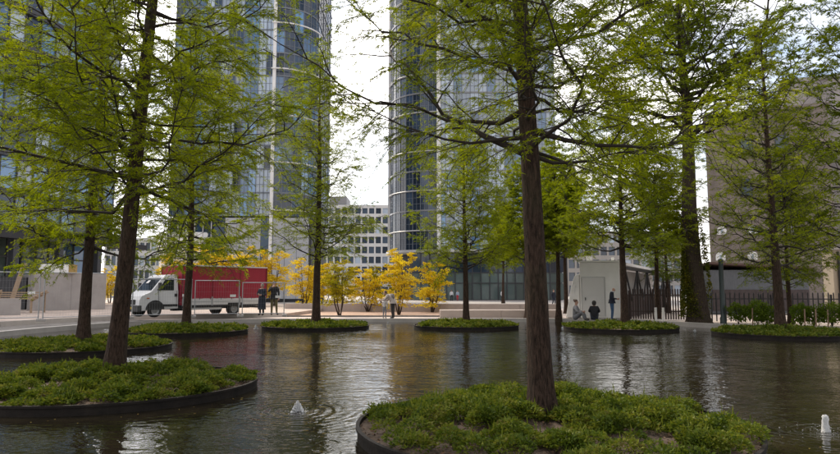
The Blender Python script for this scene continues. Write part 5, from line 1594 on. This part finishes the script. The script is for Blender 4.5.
# two men by the truck
p = at(261.5, 315.6, SZ)
human('balding person in long dark coat standing behind the truck tail, arms folded', p, R(-20), 1.78,
      dict(elL=(.27, -.02, 1.16), wrL=(.10, -.20, 1.14), elR=(-.27, -.02, 1.16), wrR=(-.08, -.22, 1.18)), navy_c, cloth('dark', (0.02, 0.02, 0.025)), hair=grey_hair, coat=0.62, bulk=1.18)
p = at(273.5, 315.3, SZ)
human('person in dark jacket and olive trousers with hand raised to the face', p, R(20), 1.92,
      dict(elR=(-.30, -.08, 1.22), wrR=(-.10, -.22, 1.46), anL=(.17, .05, .09), toeL=(.22, -.10, .045), knL=(.14, -.03, .5)), black_c, cloth('olive', (0.13, 0.11, 0.05)), hair=dark_hair, coat=0.12, bulk=1.08)
# couple by the water: stooping adult with an arm round a child, seen from behind
def bag(t, J):
    b = MB(); c = Vector(J['chest']); b.lathe([(0.01, -.19), (.12, -.16), (.15, 0), (.12, .15), (.01, .19)], 12, (c.x - .02, c.y + .17, c.z + .0)); b.build('backpack', cloth('grey_bag', (0.22, 0.20, 0.19)), t, True)
p = at(393, 318.9, 0.004)
human('stooping person in pale top with grey backpack and dark trousers by the water', p, R(-100), 1.8,
      dict(face=(.2, -1, -.3), waist=(0, -.07, 1.08), chest=(0.01, -.22, 1.22), neck=(0.02, -.36, 1.34), jaw=(.02, -.42, 1.38), head=(.02, -.45, 1.45), crown=(.02, -.47, 1.54), shL=(.19, -.28, 1.29), shR=(-.17, -.28, 1.29),
           elR=(-.26, -.34, 1.04), wrR=(-.22, -.56, .96), elL=(.30, -.38, 1.08), wrL=(.24, -.62, 1.04)), cloth('beige', (0.42, 0.36, 0.33)), cloth('charcoal', (0.035, 0.032, 0.035)), hair=brown_hair, extra=bag, bulk=1.4, coat=0.1)
p = at(384.5, 318.7, 0.004)
human('child in pale grey shirt and jeans next to the stooping person', p, R(160), 1.22, dict(elL=(.24, -.1, 1.15), wrL=(.2, -.25, 1.0)), cloth('pale_grey', (0.50, 0.49, 0.50)), cloth('grey_jeans', (0.17, 0.18, 0.21)), hair=mat('fair_hair', (0.38, 0.26, 0.17), 0.7))
# sitting on the coping and standing by the cabin
sit = dict(pelvis=(0, 0, .14), waist=(0, -.02, .30), chest=(0, -.06, .52), neck=(0, -.08, .70), jaw=(0, -.10, .78), head=(0, -.11, .86), crown=(0, -.10, .95), shL=(.17, -.07, .64), shR=(-.17, -.07, .64),
           elL=(.25, -.18, .42), elR=(-.25, -.18, .42), wrL=(.10, -.38, .42), wrR=(-.10, -.38, .42), hipL=(.10, -.04, .12), hipR=(-.10, -.04, .12), knL=(.15, -.40, .40), knR=(-.15, -.40, .40),
           anL=(.13, -.52, .07), anR=(-.13, -.52, .07), toeL=(.14, -.68, .035), toeR=(-.14, -.68, .035))
p = at(574.5, 320.2, 0.06)
human('person with hair in a bun and grey hooded top sitting at the pond edge', (p.x, p.y, 0.055), R(62), 1.95, sit, cloth('grey_hood', (0.26, 0.25, 0.26)), cloth('grey_trousers', (0.16, 0.16, 0.17)), hair=brown_hair, hair_style='bun', bulk=1.2)
p = at(594.5, 320.2, 0.06)
human('person with dark hair and dark jacket sitting with their back to the pond', (p.x, p.y, 0.055), R(165), 1.85, sit, black_c, cloth('dark_jeans', (0.03, 0.035, 0.05)), hair=dark_hair, hair_style='long', bulk=1.2)
def scarf(t, J):
    c = Vector(J['neck']); b = MB(); b.lathe([(.075, -.05), (.105, -.02), (.10, .03), (.07, .05)], 14, (c.x, c.y, c.z)); b.build('scarf', cloth('pale_scarf', (0.5, 0.5, 0.52)), t, True)
p = gpx(611.5, 35.2)
human('balding person in dark jacket, pale scarf and blue jeans looking down beside the cabin', p, R(75), 1.84,
      dict(face=(0, -1, -.5), neck=(0, -.05, 1.47), jaw=(0, -.09, 1.53), head=(0, -.11, 1.60), crown=(0, -.09, 1.69), elL=(.25, -.02, 1.14), wrL=(.08, -.24, 1.12), elR=(-.25, -.02, 1.14), wrR=(-.08, -.24, 1.12)),
      navy_c, cloth('blue_jeans', (0.05, 0.10, 0.19)), hair=None, coat=0.07, bulk=1.25, extra=scarf)
# far people on the plaza
FG = 'small distant walkers on the plaza'
for (px, Y, H, tp, lg, lb, rz) in ((451.5, 104, 1.75, cloth('white_shirt', (0.62, 0.62, 0.64)), black_c, 'distant person in white shirt and black trousers by the shopfront', 10),
                                   (457.5, 104, 1.70, cloth('pale_blue', (0.35, 0.42, 0.52)), cloth('red', (0.45, 0.03, 0.05)), 'distant person in pale blue top and red trousers by the shopfront', -20),
                                   (502.0, 98, 1.74, cloth('white_shirt', (0, 0, 0)), black_c, 'distant person in white shirt walking before the shopfront doors', 40),
                                   (553.5, 68, 1.75, navy_c, navy_c, 'distant person in dark clothes between two bank trees', 30)):
    human(lb, gpx(px, Y), R(rz), H, dict(knL=(.10, -.12, .5), anL=(.10, -.08, .09), toeL=(.12, -.25, .05), anR=(-.10, .16, .10), toeR=(-.12, 0, .05)), tp, lg, hair=brown_hair, detail=False, bulk=1.1)

# ------------------------------------------------------------------ litter drifting on the water
rng = np.random.default_rng(321)
pts = []
for k, v in ISL.items():
    x0, y0 = isl(v[0], v[1])
    m_ = 60 if k < 3 else 14
    a = rng.uniform(0, 6.28, m_); q = 2.56 + rng.exponential(0.5, m_)
    pts += list(zip(x0 + q * np.cos(a), y0 + q * np.sin(a)))
pts = np.array([p for p in pts if p[1] > 4 and min(math.hypot(p[0] - isl(v[0], v[1])[0], p[1] - isl(v[0], v[1])[1]) for v in ISL.values()) > 2.54])
B = np.concatenate([pts, np.full((len(pts), 1), WZ + 0.004)], 1)
a = rng.uniform(0, 6.28, len(B))
V, F = leaves_np(B, np.stack([np.cos(a), np.sin(a), 0 * a], -1), rng.uniform(0.02, 0.06, len(B)), rng.uniform(0.012, 0.03, len(B)), rng, True)
V[:, 2] = WZ + 0.004 + (V[:, 2] - WZ - 0.004) * 0.15
o = link('floating_leaves', np_mesh('floating_leaves', V, F, leaf_mat('litter_leaf', [(0.10, 0.06, 0.02), (0.2, 0.14, 0.04), (0.25, 0.22, 0.06)], 0.2)))
tag(o, 'scattered fallen leaves floating round the pond islands', 'leaves', None, 'stuff')
